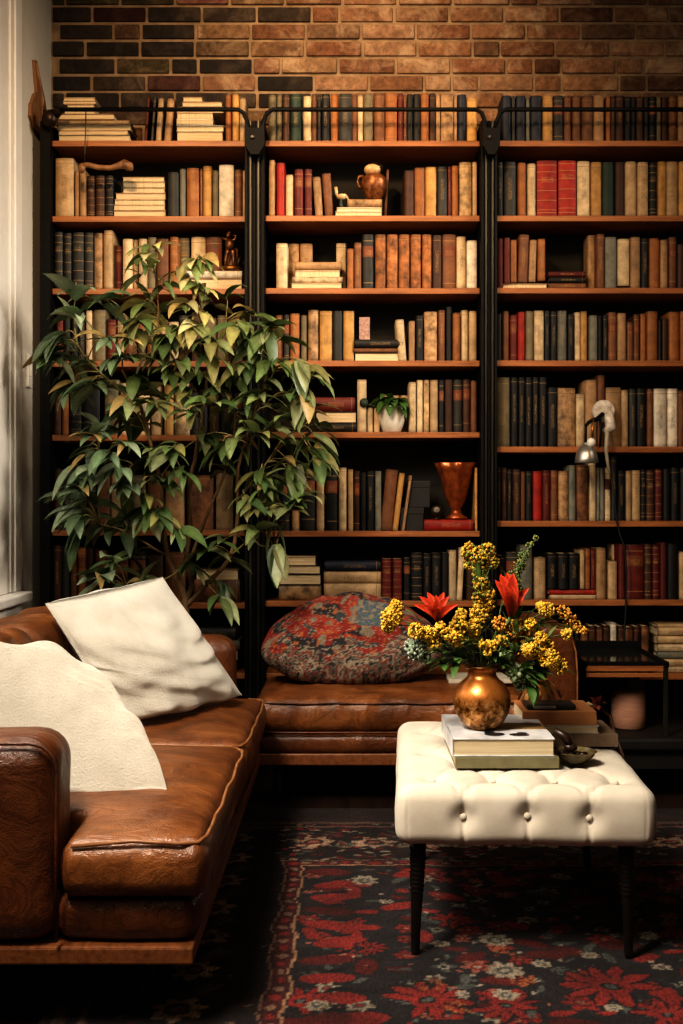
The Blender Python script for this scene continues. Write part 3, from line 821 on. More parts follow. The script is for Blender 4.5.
def seat(name, ya, yb, tongue, seed):
    hs = (.29, (yb - ya) / 2, .065); c = (0, 0, 0)
    def dsp(p, n_):
        u = p[0] / hs[0]; v = p[1] / hs[1]
        puff = .030 * (1 - u ** 4) * (1 - v ** 4) * (n_[2] > .2) if n_[2] > .2 else 0
        w = 0
        if n_[2] > -.3:
            q = Vector((p[0] * 5 + seed, p[1] * 14, seed))
            w = .0065 * noise.noise(q) + .004 * noise.noise(q * 2.3) + .010 * noise.noise(Vector((p[0] * 3, p[1] * 3 + seed, 0)))
        # pulled-in creases near the front edge
        if u > .5 and n_[2] > -.5: w += -.004 * abs(math.sin(p[1] * 38 + 3 * noise.noise(Vector((p[1] * 6, seed, 0))))) * (u - .5)
        w *= 1 - .7 * max(abs(u), abs(v)) ** 6
        side = .012 * (1 - (p[2] / hs[2]) ** 2) * (abs(n_[2]) < .5)
        return puff + w + side
    mb = softbox(c, hs, .034, (44, 56, 8), dsp)
    vs = []
    for (x, y, z) in mb.v:
        Y = (ya + yb) / 2 + y
        xl = -.91 + (.91 - .632) * (1 - smooth(2.82, 2.87, Y)) if tongue else -.91
        u = (x / .29 + 1) / 2
        X = xl + (SXF - xl) * u if u <= 1 else SXF + (x - .29)
        if u < 0: X = xl + (x + .29)
        vs.append((X, Y, .375 + z))
    mb.v = vs
    s_ = part('seat_cushion', mb, M_LEATHER, t, True)
    pm = MB(); zt = .375 + .060; e = -.001
    x_in = -.632 if tongue else -.9
    path = [(x_in + .02, ya + e * .6, zt - .006), ((x_in + SXF) / 2, ya + e * .4, zt + .006), (SXF - .05, ya + e * .5, zt), (SXF - .012, ya + .014, zt - .002), (SXF + .003, ya + .06, zt)]
    k = 10
    for i in range(1, k): path.append((SXF + .006 + .003 * math.sin(i * 2.1 + seed), ya + .06 + (yb - ya - .12) * i / k, zt + .002 * math.sin(i * 1.7)))
    path += [(SXF + .003, yb - .06, zt), (SXF - .018, yb - .018, zt), (SXF - .06, yb - e * .6, zt)]
    pm.tube(path, .0048, 6); part('piping', pm, M_PIPE, s_, True)
    return s_
seat('a', 2.635, 3.66, True, 1.0)
seat('b', 3.675, 4.55, False, 5.0)
def roll(t, x0, x1, y0, y1, z0, z1, nm, mat, r=.045):
    hs = ((x1 - x0) / 2, (y1 - y0) / 2, (z1 - z0) / 2)
    return part(nm, softbox(((x0 + x1) / 2, (y0 + y1) / 2, (z0 + z1) / 2), hs, min(r, hs[2] * .95), (30, 40, 8), lambda p, n_: .004 * nz_(p, 7, 9)), mat, t, True)
roll(t, -.66, SXF - .012, 2.655, 4.56, .203, .315, 'base_cushion', M_LEATHERD)
m = MB(); m.box(-1.36, SXF - .02, 2.64, 4.62, .165, .206, 0, .006); part('rail', m, M_RAILW, t)
for (x, y) in ((-.475, 2.78), (-1.25, 2.78), (-.475, 4.56), (-1.25, 4.56)):
    b0 = .0125 if x > -.7 else 0
    m = MB(); m.lathe([(.016, b0), (.018, b0 + .01), (.027, .165)], (x, y, 0), 16); part('leg', m, M_BLACKW, t, True)
# back: frame and two cushions
m = softbox((-1.27, 3.69, .46), (.075, .98, .27), .05, (8, 40, 14), lambda p, n_: .004 * nz_(p, 6, 2)); part('back_frame', m, M_LEATHERD, t, True)
for (ya, yb, sd) in ((2.85, 3.68, 2), (3.70, 4.545, 6)):
    hs = (.11, (yb - ya) / 2, .185)
    def dsp(p, n_, hs=hs, sd=sd):
        w = .028 * (1 - (p[1] / hs[1]) ** 4) * (1 - (p[2] / hs[2]) ** 4) * max(0, n_[0])
        q = Vector((p[1] * 16, p[2] * 4, sd))
        return w + .009 * noise.noise(q) + .006 * noise.noise(q * 2.1) + .008 * (1 - (p[1] / hs[1]) ** 2) * (n_[2] > .5)
    mb = softbox((0, 0, 0), hs, .055, (16, 60, 26), dsp)
    a = -.20      # leans back
    mb.v = [(-1.05 + x * math.cos(a) + z * math.sin(a), (ya + yb) / 2 + y, .615 - x * math.sin(a) * 0 + z * math.cos(a) + x * .12) for x, y, z in mb.v]
    bc = part('back_cushion', mb, M_LEATHER, t, True)
    pm = MB(); xx = lambda z: -1.05 + .095 + (z - .615) * math.sin(a)
    zt = .785
    pm.tube([(xx(.5), ya + .015, .50), (xx(.7) , ya + .012, .70), (xx(zt) - .01, ya + .05, zt), (xx(zt) - .005, (ya + yb) / 2, zt + .012), (xx(zt) - .01, yb - .05, zt), (xx(.7), yb - .012, .70), (xx(.5), yb - .015, .50)], .0045, 6)
    part('piping', pm, M_PIPE, bc, True)

# ================================================================ LEATHER CHAISE (middle, under the bookcase)
CF = 4.64
t = thing('leather_bench', (.27, 4.97, 0), 'brown leather armless-fronted seat under the middle bookcase with a high rounded right arm', 'sofa', 'tan leather seating')
t['label'] = 'brown leather seat below the middle bookcase with one high rounded arm at right'
hs = (.535, .300, .068)
def dsp(p, n_, hs=hs):
    u, v = p[0] / hs[0], p[1] / hs[1]
    q = Vector((p[0] * 26, p[2] * 9 + p[1] * 3, 4.2))
    w = .006 * noise.noise(q) + .003 * noise.noise(q * 2.2)
    front = .018 * (1 - (p[2] / hs[2]) ** 2) * max(0, -n_[1])
    return w + front + (.028 * (1 - u ** 4) * (1 - v ** 4) if n_[2] > .2 else 0)
s_ = part('seat_cushion', softbox((.165, CF + .308, .352), hs, .036, (70, 30, 10), dsp), M_LEATHER, t, True)
pm = MB()
pm.tube([(-.365, CF + .20, .405), (-.367, CF + .03, .405), (-.35, CF + .006, .404)] + [(-.35 + i * .07, CF - .004, .404 + .002 * math.sin(i * 1.9)) for i in range(1, 15)] + [(.69, CF + .01, .404)], .0042, 6)
part('piping', pm, M_LEATHERD, s_, True)
pm = MB(); pm.tube([(-.35, CF + .006, .292)] + [(-.35 + i * .07, CF - .002, .291) for i in range(1, 15)] + [(.69, CF + .01, .292)], .0038, 6)
part('piping', pm, M_LEATHERD, s_, True)
roll(t, -.362, .70, CF + .008, CF + .605, .203, .284, 'base_cushion', M_LEATHERD, .03)
m = MB(); m.box(-.36, .89, CF + .012, CF + .605, .160, .206, 0, .005); part('rail', m, M_RAILW, t)
# arm: an arch seen from the front
ac = .795
def archm(y0, y1, x0, x1, ztop, r):
    mb = softbox(((x0 + x1) / 2, (y0 + y1) / 2, (.205 + ztop) / 2), ((x1 - x0) / 2, (y1 - y0) / 2, (ztop - .205) / 2), r, (22, 20, 30), lambda p, n_: .004 * nz_(p, 6, 7) + .006 * (abs(n_[1]) > .6))
    out = []
    w_ = (x1 - x0) / 2; xc = (x0 + x1) / 2
    for x, y, z in mb.v:   # pinch the top into a half-round
        if z > ztop - .13:
            k = (z - (ztop - .13)) / .13
            x = xc + (x - xc) * math.sqrt(max(.0, 1 - (k * .93) ** 2)) ** .8
        out.append((x, y, z))
    mb.v = out; return mb
part('arm', archm(CF + .01, CF + .605, .706, .888, .705, .035), M_LEATHERD, t, True)
pm = MB()
pts = [(.712, CF + .012, .24), (.710, CF + .012, .52)] + [(ac - .085 * math.cos(a), CF + .012, .565 + .125 * math.sin(a)) for a in [i * PI / 10 for i in range(1, 10)]] + [(.882, CF + .012, .52), (.882, CF + .012, .24)]
pm.tube(pts, .004, 6); part('piping', pm, M_PIPE, t, True)
for (x, y) in ((-.28, CF + .08), (.82, CF + .08), (-.28, CF + .58), (.82, CF + .58)):
    m = MB(); m.lathe([(.015, 0), (.017, .01), (.025, .160)], (x, y, 0), 16); part('leg', m, M_BLACKW, t, True)

# ================================================================ CUSHIONS
def pillow(name, A, B, C, D, T, mats, label, cat='cushion', n=46, pinch=.07, rnd=.0, seed=0, colfn=None, wr=.012, group=None, power=.55):
    """A bottom near, B bottom far, C top far, D top near"""
    A, B, C, D = map(Vector, (A, B, C, D)); cen = (A + B + C + D) / 4
    nm = ((B - A).cross(D - A) + (C - B).cross(A - B) * -1).normalized()
    mb = MB(); vs, cs = [], []
    for side in (1, -1):
        for i in range(n + 1):
            for j in range(n + 1):
                u, v = i / n, j / n
                a, b_ = 2 * u - 1, 2 * v - 1
                # sides curve inwards between the corners
                a, b_ = a * (1 - rnd * b_ * b_ * abs(a)), b_ * (1 - rnd * a * a * abs(b_))
                ku = 1 - pinch * (1 - b_ * b_) ** 1 ; kv = 1 - pinch * (1 - a * a) ** 1
                uu, vv = .5 + .5 * a * ku, .5 + .5 * b_ * kv
                p = A * (1 - uu) * (1 - vv) + B * uu * (1 - vv) + C * uu * vv + D * (1 - uu) * vv
                a0, b0 = 2 * u - 1, 2 * v - 1; h = (max(0, 1 - a0 * a0) * max(0, 1 - b0 * b0)) ** power
                q = Vector((u * 4 + seed, v * 4, side * 3 + seed))
                w = wr * (noise.noise(q) + .6 * noise.noise(Vector((u * 3 + v * 9 + seed, v * 2 - u * 3, seed)))) * min(1, h * 1.6)
                ang = math.atan2(b0, a0); rad = math.hypot(a0, b0)
                w += wr * .8 * max(0, rad - .35) * math.sin(ang * 9 + 4 * noise.noise(Vector((rad * 2, ang, seed)))) * min(1, h * 2.5)
                p = p + nm * side * (T * h) + nm * w
                vs.append(p); cs.append(colfn(u, v, side) if colfn else (1, 1, 1))
    N1 = (n + 1) * (n + 1)
    fs = []
    for s0 in (0, N1):
        for i in range(n):
            for j in range(n):
                a = s0 + i * (n + 1) + j; f = (a, a + n + 1, a + n + 2, a + 1)
                fs.append(f if s0 == 0 else f[::-1])
    mb.v = [tuple(v) for v in vs]; mb.f = fs; mb.mi = [0] * len(fs); mb.c = cs
    o = tag(mesh_obj(name, mb, mats, None, True, org=tuple(cen)), label, cat, group)
    bm = bmesh.new(); bm.from_mesh(o.data); bmesh.ops.remove_doubles(bm, verts=bm.verts[:], dist=.0004); bm.to_mesh(o.data); bm.free()
    return o
pillow('cushion', (-.73, 3.78, .475), (-.375, 4.30, .485), (-.665, 4.27, .925), (-.985, 3.83, .865), .15, M_WOOL,
       'cream wool cushion propped upright on the far seat of the tan sofa', seed=2, wr=.022, pinch=.05, n=80, power=.6, rnd=.03)
pillow('cushion', (-.90, 2.94, .445), (-.400, 2.97, .445), (-.68, 3.13, .765), (-1.08, 3.02, .80), .125, M_WOOL,
       'cream wool cushion slumped behind the near arm of the tan sofa', seed=9, wr=.022, pinch=.0, rnd=.14, n=80, power=.5)

def kilim(u, v, side):
    x, y = u * 10, v * 7
    n1 = noise.noise(Vector((x * .9, y * .9, 2))); n2 = noise.noise(Vector((x * 3.2, y * 3.2, 5)))
    n3 = noise.noise(Vector((x * 1.3 + 9, y * 1.3, 7)))
    col = (.24, .026, .016)
    ring = math.sin(math.hypot(x - 3.4, (y - 4.2) * 1.1) * 3.1 + n1 * 2.5)
    if ring > .5: col = (.030, .026, .028)
    if n1 > .16: col = (.32, .045, .025)
    if n3 > .30: col = (.055, .060, .062)
    if n3 < -.28: col = (.22, .17, .12)
    if abs(n2) < .028: col = (.30, .24, .17)
    if n2 > .38: col = (.36, .12, .04)
    if v < .28 + .25 * n1: col = [(.035, .028, .026), (.16, .13, .10), (.20, .045, .03), (.30, .24, .17)][int((n2 + .6) * 5 + u * 17) % 4]
    if abs(u - .62) < .1 and abs(v - .62) < .16: col = (.10, .13, .14) if n2 > -.1 else (.25, .20, .15)
    g = .85 + .35 * noise.noise(Vector((x * 7, y * 7, 1)))
    return tuple(c * g for c in col)
pillow('cushion', (-.44, 4.84, .455), (.44, 4.82, .455), (.30, 5.14, .77), (-.25, 5.16, .78), .13, M_KILIM,
       'red and black woven kilim cushion slumped on the leather seat under the bookcase', seed=5, n=110, colfn=kilim, pinch=-.02, rnd=.30, wr=.02, power=.5)

# pale magazine lying on the seat beside the kilim cushion
m = MB(); m.box(.40, .66, 4.86, 5.06, .447, .463, 0, .002)
o = single('magazine', m, simple('magazine_paper', (.55, .50, .40), (.42, .37, .28), 14, .5), (.53, 4.96, .447), 'pale magazine lying on the leather seat behind the flowers', 'magazine')

# ================================================================ PLANT
rp = random.Random(21)
PY = 4.98
base = at(188, 640, PY); base.z = 0
t = thing('potted_tree', base, 'tall bushy potted plant with drooping grey-green leaves between sofa and bookcase', 'plant')
plant = t
bx, by = base.x, base.y
m = MB(); m.lathe([(.0, .0), (.11, .0), (.12, .02), (.15, .30), (.155, .32), (.14, .32), (.135, .28), (.0, .28)], (bx, by, 0), 36); part('pot', m, M_POT, t, .6)
m = MB(); m.lathe([(.0, .278), (.132, .278), (.131, .29), (.0, .295)], (bx, by, 0), 28); part('soil', m, M_SOIL, t, True)
def P3(px, py, dy=0): return at(px, py, PY + dy)
stems = [
    ([(188, 640, 0), (186, 612, 0), (184, 596, 0), (176, 575, -.02), (166, 548, -.04), (164, 520, -.05), (160, 480, -.06), (150, 440, -.08), (138, 400, -.1), (122, 370, -.12)], .017, .005),
    ([(186, 600, 0), (192, 585, .02), (186, 560, .03), (190, 530, .02), (190, 490, .0), (196, 450, -.03), (204, 400, -.05), (208, 350, -.08), (200, 300, -.1), (192, 262, -.12)], .013, .004),
    ([(187, 606, 0), (205, 586, -.02), (228, 560, -.03), (238, 520, -.04), (238, 470, -.05), (250, 425, -.08), (262, 385, -.1), (270, 350, -.12)], .011, .004),
    ([(190, 560, .03), (205, 520, 0), (222, 480, -.03), (235, 430, -.03), (228, 380, -.05), (226, 320, -.09)], .008, .003),
    ([(164, 520, -.05), (146, 498, -.10), (120, 470, -.14), (100, 450, -.16)], .006, .0025),
    ([(168, 556, -.03), (148, 545, -.08), (128, 532, -.12), (100, 524, -.14)], .006, .0025),
    ([(238, 500, -.05), (262, 470, -.10), (282, 440, -.14), (305, 425, -.16)], .005, .0022),
    ([(232, 555, -.04), (250, 540, -.08), (262, 546, -.1), (275, 545, -.12)], .004, .002),
    ([(150, 440, -.08), (130, 400, -.12), (100, 372, -.15), (78, 345, -.16), (74, 310, -.16), (76, 282, -.15)], .005, .002),
    ([(204, 400, -.05), (180, 370, -.1), (160, 330, -.13), (158, 290, -.13), (152, 262, -.12)], .006, .002),
    ([(160, 480, -.06), (180, 452, -.12), (215, 432, -.15), (250, 445, -.17)], .004, .002),
    ([(186, 560, .03), (174, 574, -.08), (150, 585, -.12), (128, 590, -.14)], .004, .002),
]
SP = []
ms = MB(); mt = MB()
for pts, ra, rb_ in stems:
    ps = [P3(*q) for q in pts]
    if pts[0][1] >= 636: ps[0] = Vector((bx, by, .285)); 
    # refine with a little wander
    out = []
    for i in range(len(ps) - 1):
        for k in range(4):
            f = k / 4
            p0, p1, p2, p3 = ps[max(i - 1, 0)], ps[i], ps[i + 1], ps[min(i + 2, len(ps) - 1)]
            q = .5 * ((2 * p1) + (-p0 + p2) * f + (2 * p0 - 5 * p1 + 4 * p2 - p3) * f * f + (-p0 + 3 * p1 - 3 * p2 + p3) * f ** 3)
            out.append(q + Vector((rp.uniform(-1, 1), rp.uniform(-1, 1), 0)) * .0025)
    out.append(ps[-1]); n = len(out)
    rs = [ra + (rb_ - ra) * i / (n - 1) for i in range(n)]
    (ms if ra > .0055 else mt).tube(out, rs, 8)
    SP += [(p, i / n) for i, p in enumerate(out) if p.z > .62]
part('stem', ms, M_STEM, t, True)
LV = MB()
def leaf(mb, p, d, Ln, W, droop, col, fold=.22, twist=0.0, up=Vector((0, 0, 1)), k=6, wave=.0):
    """pointed blade with a folded midrib, curving downwards"""
    d = d.normalized(); side = d.cross(up)
    side = side.normalized() if side.length > .1 else Vector((1, 0, 0))
    nrm = side.cross(d).normalized()
    R = Matrix.Rotation(twist, 3, d); side = R @ side; nrm = R @ nrm
    vs = []; cs = []; q = Vector(p); dd = d.copy(); st = Ln / k
    for i in range(k + 1):
        u = i / k
        w = W * (math.sin(PI * min(1, u * .94 + .06) ** .75) ** .85) * .5 if i < k else 0.0004
        sd = side * w; lift = nrm * (w * fold)
        wv = nrm * (wave * math.sin(u * 9 + p[0] * 50))
        vs += [q - sd + lift + wv, q, q + sd + lift - wv]
        sh = .85 + .3 * u
        cs += [tuple(c * sh for c in col), tuple(min(1, c * 1.35 * sh) for c in col), tuple(c * sh * .92 for c in col)]
        dd = (dd + Vector((0, 0, -1)) * droop / k).normalized(); nrm = side.cross(dd).normalized()
        q = q + dd * st
    o = len(mb.v); mb.v += [tuple(v) for v in vs]; mb.c += cs
    for i in range(k):
        a = o + i * 3
        for e in (0, 1): mb.f.append((a + e, a + e + 1, a + e + 4, a + e + 3)); mb.mi.append(0)
poly = [(42, 345), (68, 300), (66, 272), (84, 272), (100, 300), (140, 262), (146, 240), (158, 240), (168, 262), (190, 248), (214, 285), (240, 312), (262, 318), (286, 330), (314, 362), (328, 384), (322, 402), (305, 412), (330, 440), (336, 462), (318, 480), (302, 505),
        (285, 512), (272, 500), (262, 520), (262, 548), (250, 575), (240, 600), (200, 612), (165, 606), (150, 590), (96, 603), (96, 570), (80, 560), (64, 535), (58, 515), (60, 480), (88, 440), (92, 420), (72, 405), (60, 395), (58, 372)]
def inside(x, y):
    c = False; n = len(poly)
    for i in range(n):
        x1, y1 = poly[i]; x2, y2 = poly[(i + 1) % n]
        if (y1 > y) != (y2 > y) and x < (x2 - x1) * (y - y1) / (y2 - y1) + x1: c = not c
    return c
GREENS = [(.10, .145, .050), (.075, .11, .038), (.14, .175, .070), (.18, .20, .095), (.06, .095, .035), (.17, .16, .06)]
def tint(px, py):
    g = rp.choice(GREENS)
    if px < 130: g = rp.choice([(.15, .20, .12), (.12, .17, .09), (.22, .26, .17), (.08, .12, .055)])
    if 140 < px < 225 and py < 330: g = rp.choice([(.30, .27, .11), (.20, .22, .09), (.13, .17, .06), (.34, .31, .16)])  # upper middle leaves: warm light put into the leaf colour
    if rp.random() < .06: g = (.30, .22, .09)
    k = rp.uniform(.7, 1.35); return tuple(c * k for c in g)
def cluster(px, py, dy, nl, direction=None, size=1.0, start=None):
    end = P3(px, py, dy)
    # twig from the nearest stem point that lies lower or beside it
    best = min(SP, key=lambda s: (s[0] - end).length + .35 * max(0, s[0].z - end.z))[0]
    mid = best.lerp(end, .5) + Vector((rp.uniform(-.02, .02), rp.uniform(-.03, .01), .03))
    mt.tube([best, best.lerp(mid, .5) + Vector((0, 0, .008)), mid, mid.lerp(end, .55), end], [.0032, .003, .0026, .0022, .0015], 5)
    out = (end - best); out = out.normalized() if out.length > .01 else Vector((0, -1, .3))
    for k in range(nl):
        a = 2 * PI * k / nl + rp.uniform(-.5, .5)
        rad = Vector((math.cos(a), -abs(math.sin(a)) * .9 + .15, rp.uniform(-.35, .45)))
        d = (out * rp.uniform(.3, 1.0) + rad * .9)
        if direction is not None: d = d * .5 + direction * .9
        Ln = rp.uniform(.085, .165) * size
        st = end.lerp(mid, rp.uniform(0, .75) if k else 0)
        leaf(LV, st, d, Ln, Ln * rp.uniform(.30, .42), rp.uniform(.7, 1.7), tint(px, py), twist=rp.uniform(-.7, .7), fold=rp.uniform(.1, .4))
placed = []
tries = 0
while len(placed) < 140 and tries < 6000:
    tries += 1
    x, y = rp.uniform(45, 330), rp.uniform(245, 605)
    if not inside(x, y): continue
    # the shrub is sparser in its lower middle and around the visible trunks
    if 150 < x < 250 and 470 < y < 600 and rp.random() < .75: continue
    if y > 520 and rp.random() < .3: continue
    if x < 130 and y < 340 and rp.random() < .6: continue
    mind = 12.5
    if any(math.hypot(x - a, y - b_) < mind for a, b_ in placed): continue
    placed.append((x, y))
for x, y in placed:
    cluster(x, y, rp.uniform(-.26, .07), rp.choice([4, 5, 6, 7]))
# signature leaves at the silhouette
for (x, y, dx, dz, n_) in ((150, 268, 0, 1, 3), (74, 300, -.1, .9, 3), (66, 350, -1, .1, 5), (84, 390, -1, -.1, 4), (78, 465, -.6, -.6, 4), (72, 508, -.9, -.2, 4), (80, 530, -.5, -.7, 4), (312, 365, .5, -.8, 5), (302, 385, .2, -1, 5),
                           (312, 452, 1, .1, 4), (300, 470, .2, -1, 4), (274, 520, .2, -1, 2), (276, 548, .1, -1, 3), (100, 585, -.8, -.3, 4), (268, 330, -.3, -.8, 5), (248, 330, 0, -1, 5), (205, 262, .6, .2, 3), (120, 300, -.6, .5, 3)):
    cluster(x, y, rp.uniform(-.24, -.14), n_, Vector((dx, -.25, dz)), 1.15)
part('twigs', mt, M_TWIG, t, True)
o = part('foliage', LV, M_LEAF, t, True)

# ================================================================ THINGS ON THE SHELVES
def shelfz(bay, i): return ZT(ROWS[bay][i])
def shown(name, mb, mats, org, label, cat, group=None, smooth=True): return single(name, mb, mats, org, label, cat, group, smooth)
top = lambda py, Y=5.348: H + (500 - py) * Y / F
M_FIG = simple('figurine_bronze', (.22, .10, .04), (.05, .022, .010), 60, .38, .6)
# bronze figurine on a round base, standing on the white flat book
fz = top(60 + 553 / 2.627) + .002
fx = at(231, 0, 5.40).x
t = thing('figurine', (fx, 5.40, fz), 'small bronze figurine with raised arms on a round base, on two flat books', 'figurine')
m = MB(); m.lathe([(0, 0), (.050, 0), (.055, .008), (.052, .018), (.044, .024), (0, .026)], (fx, 5.40, fz), 28); part('base', m, M_BRASS, t, .6)
m = MB(); z = fz + .024
def fp(dx, dz, dy=0): return Vector((fx + dx, 5.40 + dy, z + dz))
m.tube([fp(-.022, 0), fp(-.024, .03), fp(-.018, .06), fp(-.010, .085)], [.009, .007, .010, .012], 10)
m.tube([fp(.010, 0), fp(.012, .03), fp(.010, .06), fp(.002, .085)], [.009, .007, .010, .012], 10)
m.tube([fp(-.004, .075), fp(-.004, .095), fp(-.008, .118), fp(-.008, .126)], [.018, .022, .019, .008], 12)
m.tube([fp(-.008, .118), fp(-.022, .124), fp(-.042, .132)], [.008, .006, .004], 8)
m.tube([fp(-.006, .118), fp(.016, .122), fp(.024, .138), (fp(.010, .142))], [.008, .006, .005, .005], 8)
m.ball(fp(-.012, .142), .0125, 2, sq=(1, 1, 1.15)); m.tube([fp(-.012, .146), fp(-.006, .156), fp(.002, .154)], [.009, .006, .002], 8)
part('figure', m, M_FIG, t, True)
m = MB(); m.tube([fp(.030, 0, .01), fp(.034, .03, .01), fp(.046, .052, .01)], [.010, .008, .004], 8); m.tube([fp(.034, .03, .01), fp(.026, .05, .01)], [.006, .003], 8)
part('tree_stump', m, M_BRONZE, t, True)
# copper jug shaped like a bust
bz = top(80 + 338 / 2.846) + .0015; c = at(374, 0, 5.395); bx_ = c.x
t = thing('bust_jug', (bx_, 5.395, bz), 'mottled copper bust shaped jug with a cream face on a pile of flat books', 'jug')
m = MB(); m.lathe([(0, 0), (.028, 0), (.032, .01), (.046, .03), (.056, .06), (.058, .085), (.052, .105), (.036, .118), (0, .12)], (bx_, 5.395, bz), 30)
part('body', m, simple('pitted_copper', (.36, .14, .045), (.07, .025, .010), 55, .4, .5, .5), t, True)
m = MB(); m.ball((bx_ - .008, 5.380, bz + .136), .036, 3, sq=(1.05, .9, .72)); m.lathe([(.022, .105), (.024, .112), (.020, .12)], (bx_ - .004, 5.385, bz), 20); m.ball((bx_ - .008, 5.357, bz + .130), .006, 1)
part('face', m, simple('old_ivory', (.60, .42, .22), (.36, .2, .09), 50, .5), t, True)
m = MB(); m.ball((bx_ + .002, 5.402, bz + .150), .040, 3, sq=(1.05, .95, .62)); part('cap', m, M_BRONZE, t, True)
m = MB(); m.tube([(bx_ - .045, 5.39, bz + .11), (bx_ - .068, 5.39, bz + .108), (bx_ - .074, 5.39, bz + .085), (bx_ - .066, 5.39, bz + .062), (bx_ - .05, 5.39, bz + .058)], .008, 10); part('handle', m, M_FIG, t, True)
# little white shell figure
c = at(341, 0, 5.36); z = top(80 + 362 / 2.846) + .0015
t = thing('shell_ornament', (c.x, 5.36, z), 'tiny cream shell ornament on a dark foot beside the copper bust', 'ornament')
m = MB(); m.lathe([(0, 0), (.014, 0), (.008, .012), (.007, .03), (.010, .036), (0, .038)], (c.x, 5.36, z), 16); part('foot', m, simple('verdigris', (.03, .045, .03), None, 40, .6), t, True)
m = MB(); m.ball((c.x + .004, 5.36, z + .048), .018, 2, sq=(1.2, .9, .8)); m.tube([(c.x + .012, 5.36, z + .054), (c.x + .026, 5.36, z + .046), (c.x + .034, 5.36, z + .036)], [.011, .008, .003], 8)
m.tube([(c.x - .012, 5.37, z + .044), (c.x - .02, 5.37, z + .066), (c.x - .024, 5.37, z + .094)], [.006, .007, .008], 8)
part('shell', m, simple('cream_shell', (.62, .46, .28), (.30, .16, .07), 60, .5), t, True)
# patterned box on the dark pile
z = top(290 + 140 / 2.846) + .0015; c = at(364.5, 0, 5.40)
m = MB(); m.box(c.x - .024, c.x + .024, 5.385, 5.425, z, z + .103, 0, .002)
shown('trinket_box', m, simple('pink_marbled_paper', (.46, .30, .24), (.16, .08, .07), 70, .6), (c.x, 5.40, z), 'small pink marbled upright box standing on dark flat books', 'box', smooth=False)
# small plant in a white pot
zs_ = shelfz('C', 4) + .0004; c = at(392, 0, 5.352); x0 = c.x; y0_ = 5.385
t = thing('potted_plant', (x0, y0_, zs_), 'small leafy plant in a white pot on the middle bookcase shelf', 'plant')
m = MB(); m.lathe([(0, 0), (.036, 0), (.042, .004), (.058, .05), (.064, .098), (.066, .115), (.060, .117), (.054, .10), (0, .098)], (x0, y0_, zs_), 32); part('pot', m, M_CERWHITE, t, .7)
m = MB()
for i in range(34):
    a = i * 2.4; el = rp.uniform(-.1, 1.1); L_ = rp.uniform(.075, .125)
    d = Vector((math.cos(a), math.sin(a) * .6 - .3, el))
    leaf(m, (x0 + .01 * math.cos(a), y0_ - .012, zs_ + .11 + rp.uniform(0, .045)), d, L_, L_ * .42, rp.uniform(1.2, 2.4), rp.choice([(.06, .12, .03), (.09, .16, .045), (.045, .09, .025)]), fold=.3)
part('foliage', m, M_LEAF, t, True)
m = MB(); m.tube([(x0 - .05, y0_ - .02, zs_ + .11), (x0 - .09, y0_ - .035, zs_ + .12), (x0 - .122, y0_ - .04, zs_ + .13)], .002, 6); part('stem', m, M_GSTEM, t, True)
m = MB(); m.ball((x0 - .125, y0_ - .04, zs_ + .13), .020, 2, sq=(1, .8, 1.1)); part('bud', m, simple('dark_bud', (.02, .035, .018), None, 60, .7), t, True)
# black boxes
zs_ = shelfz('C', 5) + .0004
m = MB(); a, b_ = at(400, 0, 5.38).x, at(423.5, 0, 5.38).x; h1 = (530 - 507) * 5.38 / F
m.box(a, b_, 5.38, 5.50, zs_, zs_ + h1, 0, .003); m.box(a - .002, b_ + .002, 5.378, 5.502, zs_ + h1 * .72, zs_ + h1, 0, .002)
M_BOX = simple('black_lacquered_card', (.022, .021, .020), (.012, .012, .011), 12, .45)
shown('storage_box', m, M_BOX, ((a + b_) / 2, 5.44, zs_), 'lower of two stacked black boxes beside the orange vase', 'box', 'black boxes by the vase', False)
m = MB(); a2, b2 = at(408, 0, 5.38).x, at(430, 0, 5.38).x
m.box(a2, b2, 5.385, 5.49, zs_ + h1 + .0005, zs_ + h1 + .118, 0, .003); m.box(a2 - .002, b2 + .002, 5.383, 5.492, zs_ + h1 + .09, zs_ + h1 + .119, 0, .002)
shown('storage_box', m, M_BOX, ((a2 + b2) / 2, 5.44, zs_ + h1), 'upper of two stacked black boxes beside the orange vase', 'box', 'black boxes by the vase', False)
# orange ruffled vase on the red book, and the round ornament
vz = top(450 + 198 / 2.846) + .0018; vx = at(456, 0, 5.42).x
def wob(a, z): return 1 + (.09 * math.sin(a * 7) if z > .20 else .03 * math.sin(a * 7) * max(0, z - .1) * 10)
m = MB(); m.lathe([(0, 0), (.050, 0), (.052, .006), (.026, .022), (.022, .045), (.040, .075), (.055, .12), (.066, .17), (.078, .22), (.092, .252), (.088, .254), (.070, .22), (.055, .16), (.030, .09), (0, .06)], (vx, 5.42, vz), 56, wob=wob)
shown('vase', m, simple('burnt_orange_lustre', (.44, .12, .03), (.14, .035, .012), 30, .3, .45, .15), (vx, 5.42, vz), 'burnt orange footed vase with a ruffled rim standing on a red book', 'vase')
c = at(436.5, 0, 5.36)
t = thing('clock', (c.x, 5.365, vz), 'small round dark ornament with a pale disc face left of the orange vase', 'ornament')
t.name = 'round_ornament'
m = MB(); m.ball((c.x, 5.368, vz + .032), .027, 3, sq=(1, .6, 1.15)); m.lathe([(0, 0), (.018, 0), (.012, .008), (0, .01)], (c.x, 5.368, vz), 16); part('body', m, M_BRONZE, t, True)
m = MB(); m.lathe([(0, 0), (.014, 0), (.012, .003), (0, .004)], (0, 0, 0), 20); q = part('disc', m, M_PEWTER, t); q.data.transform(Matrix.Translation(t.location)); q.rotation_euler = (PI / 2, 0, 0); q.location = (.0, -.014, .042)

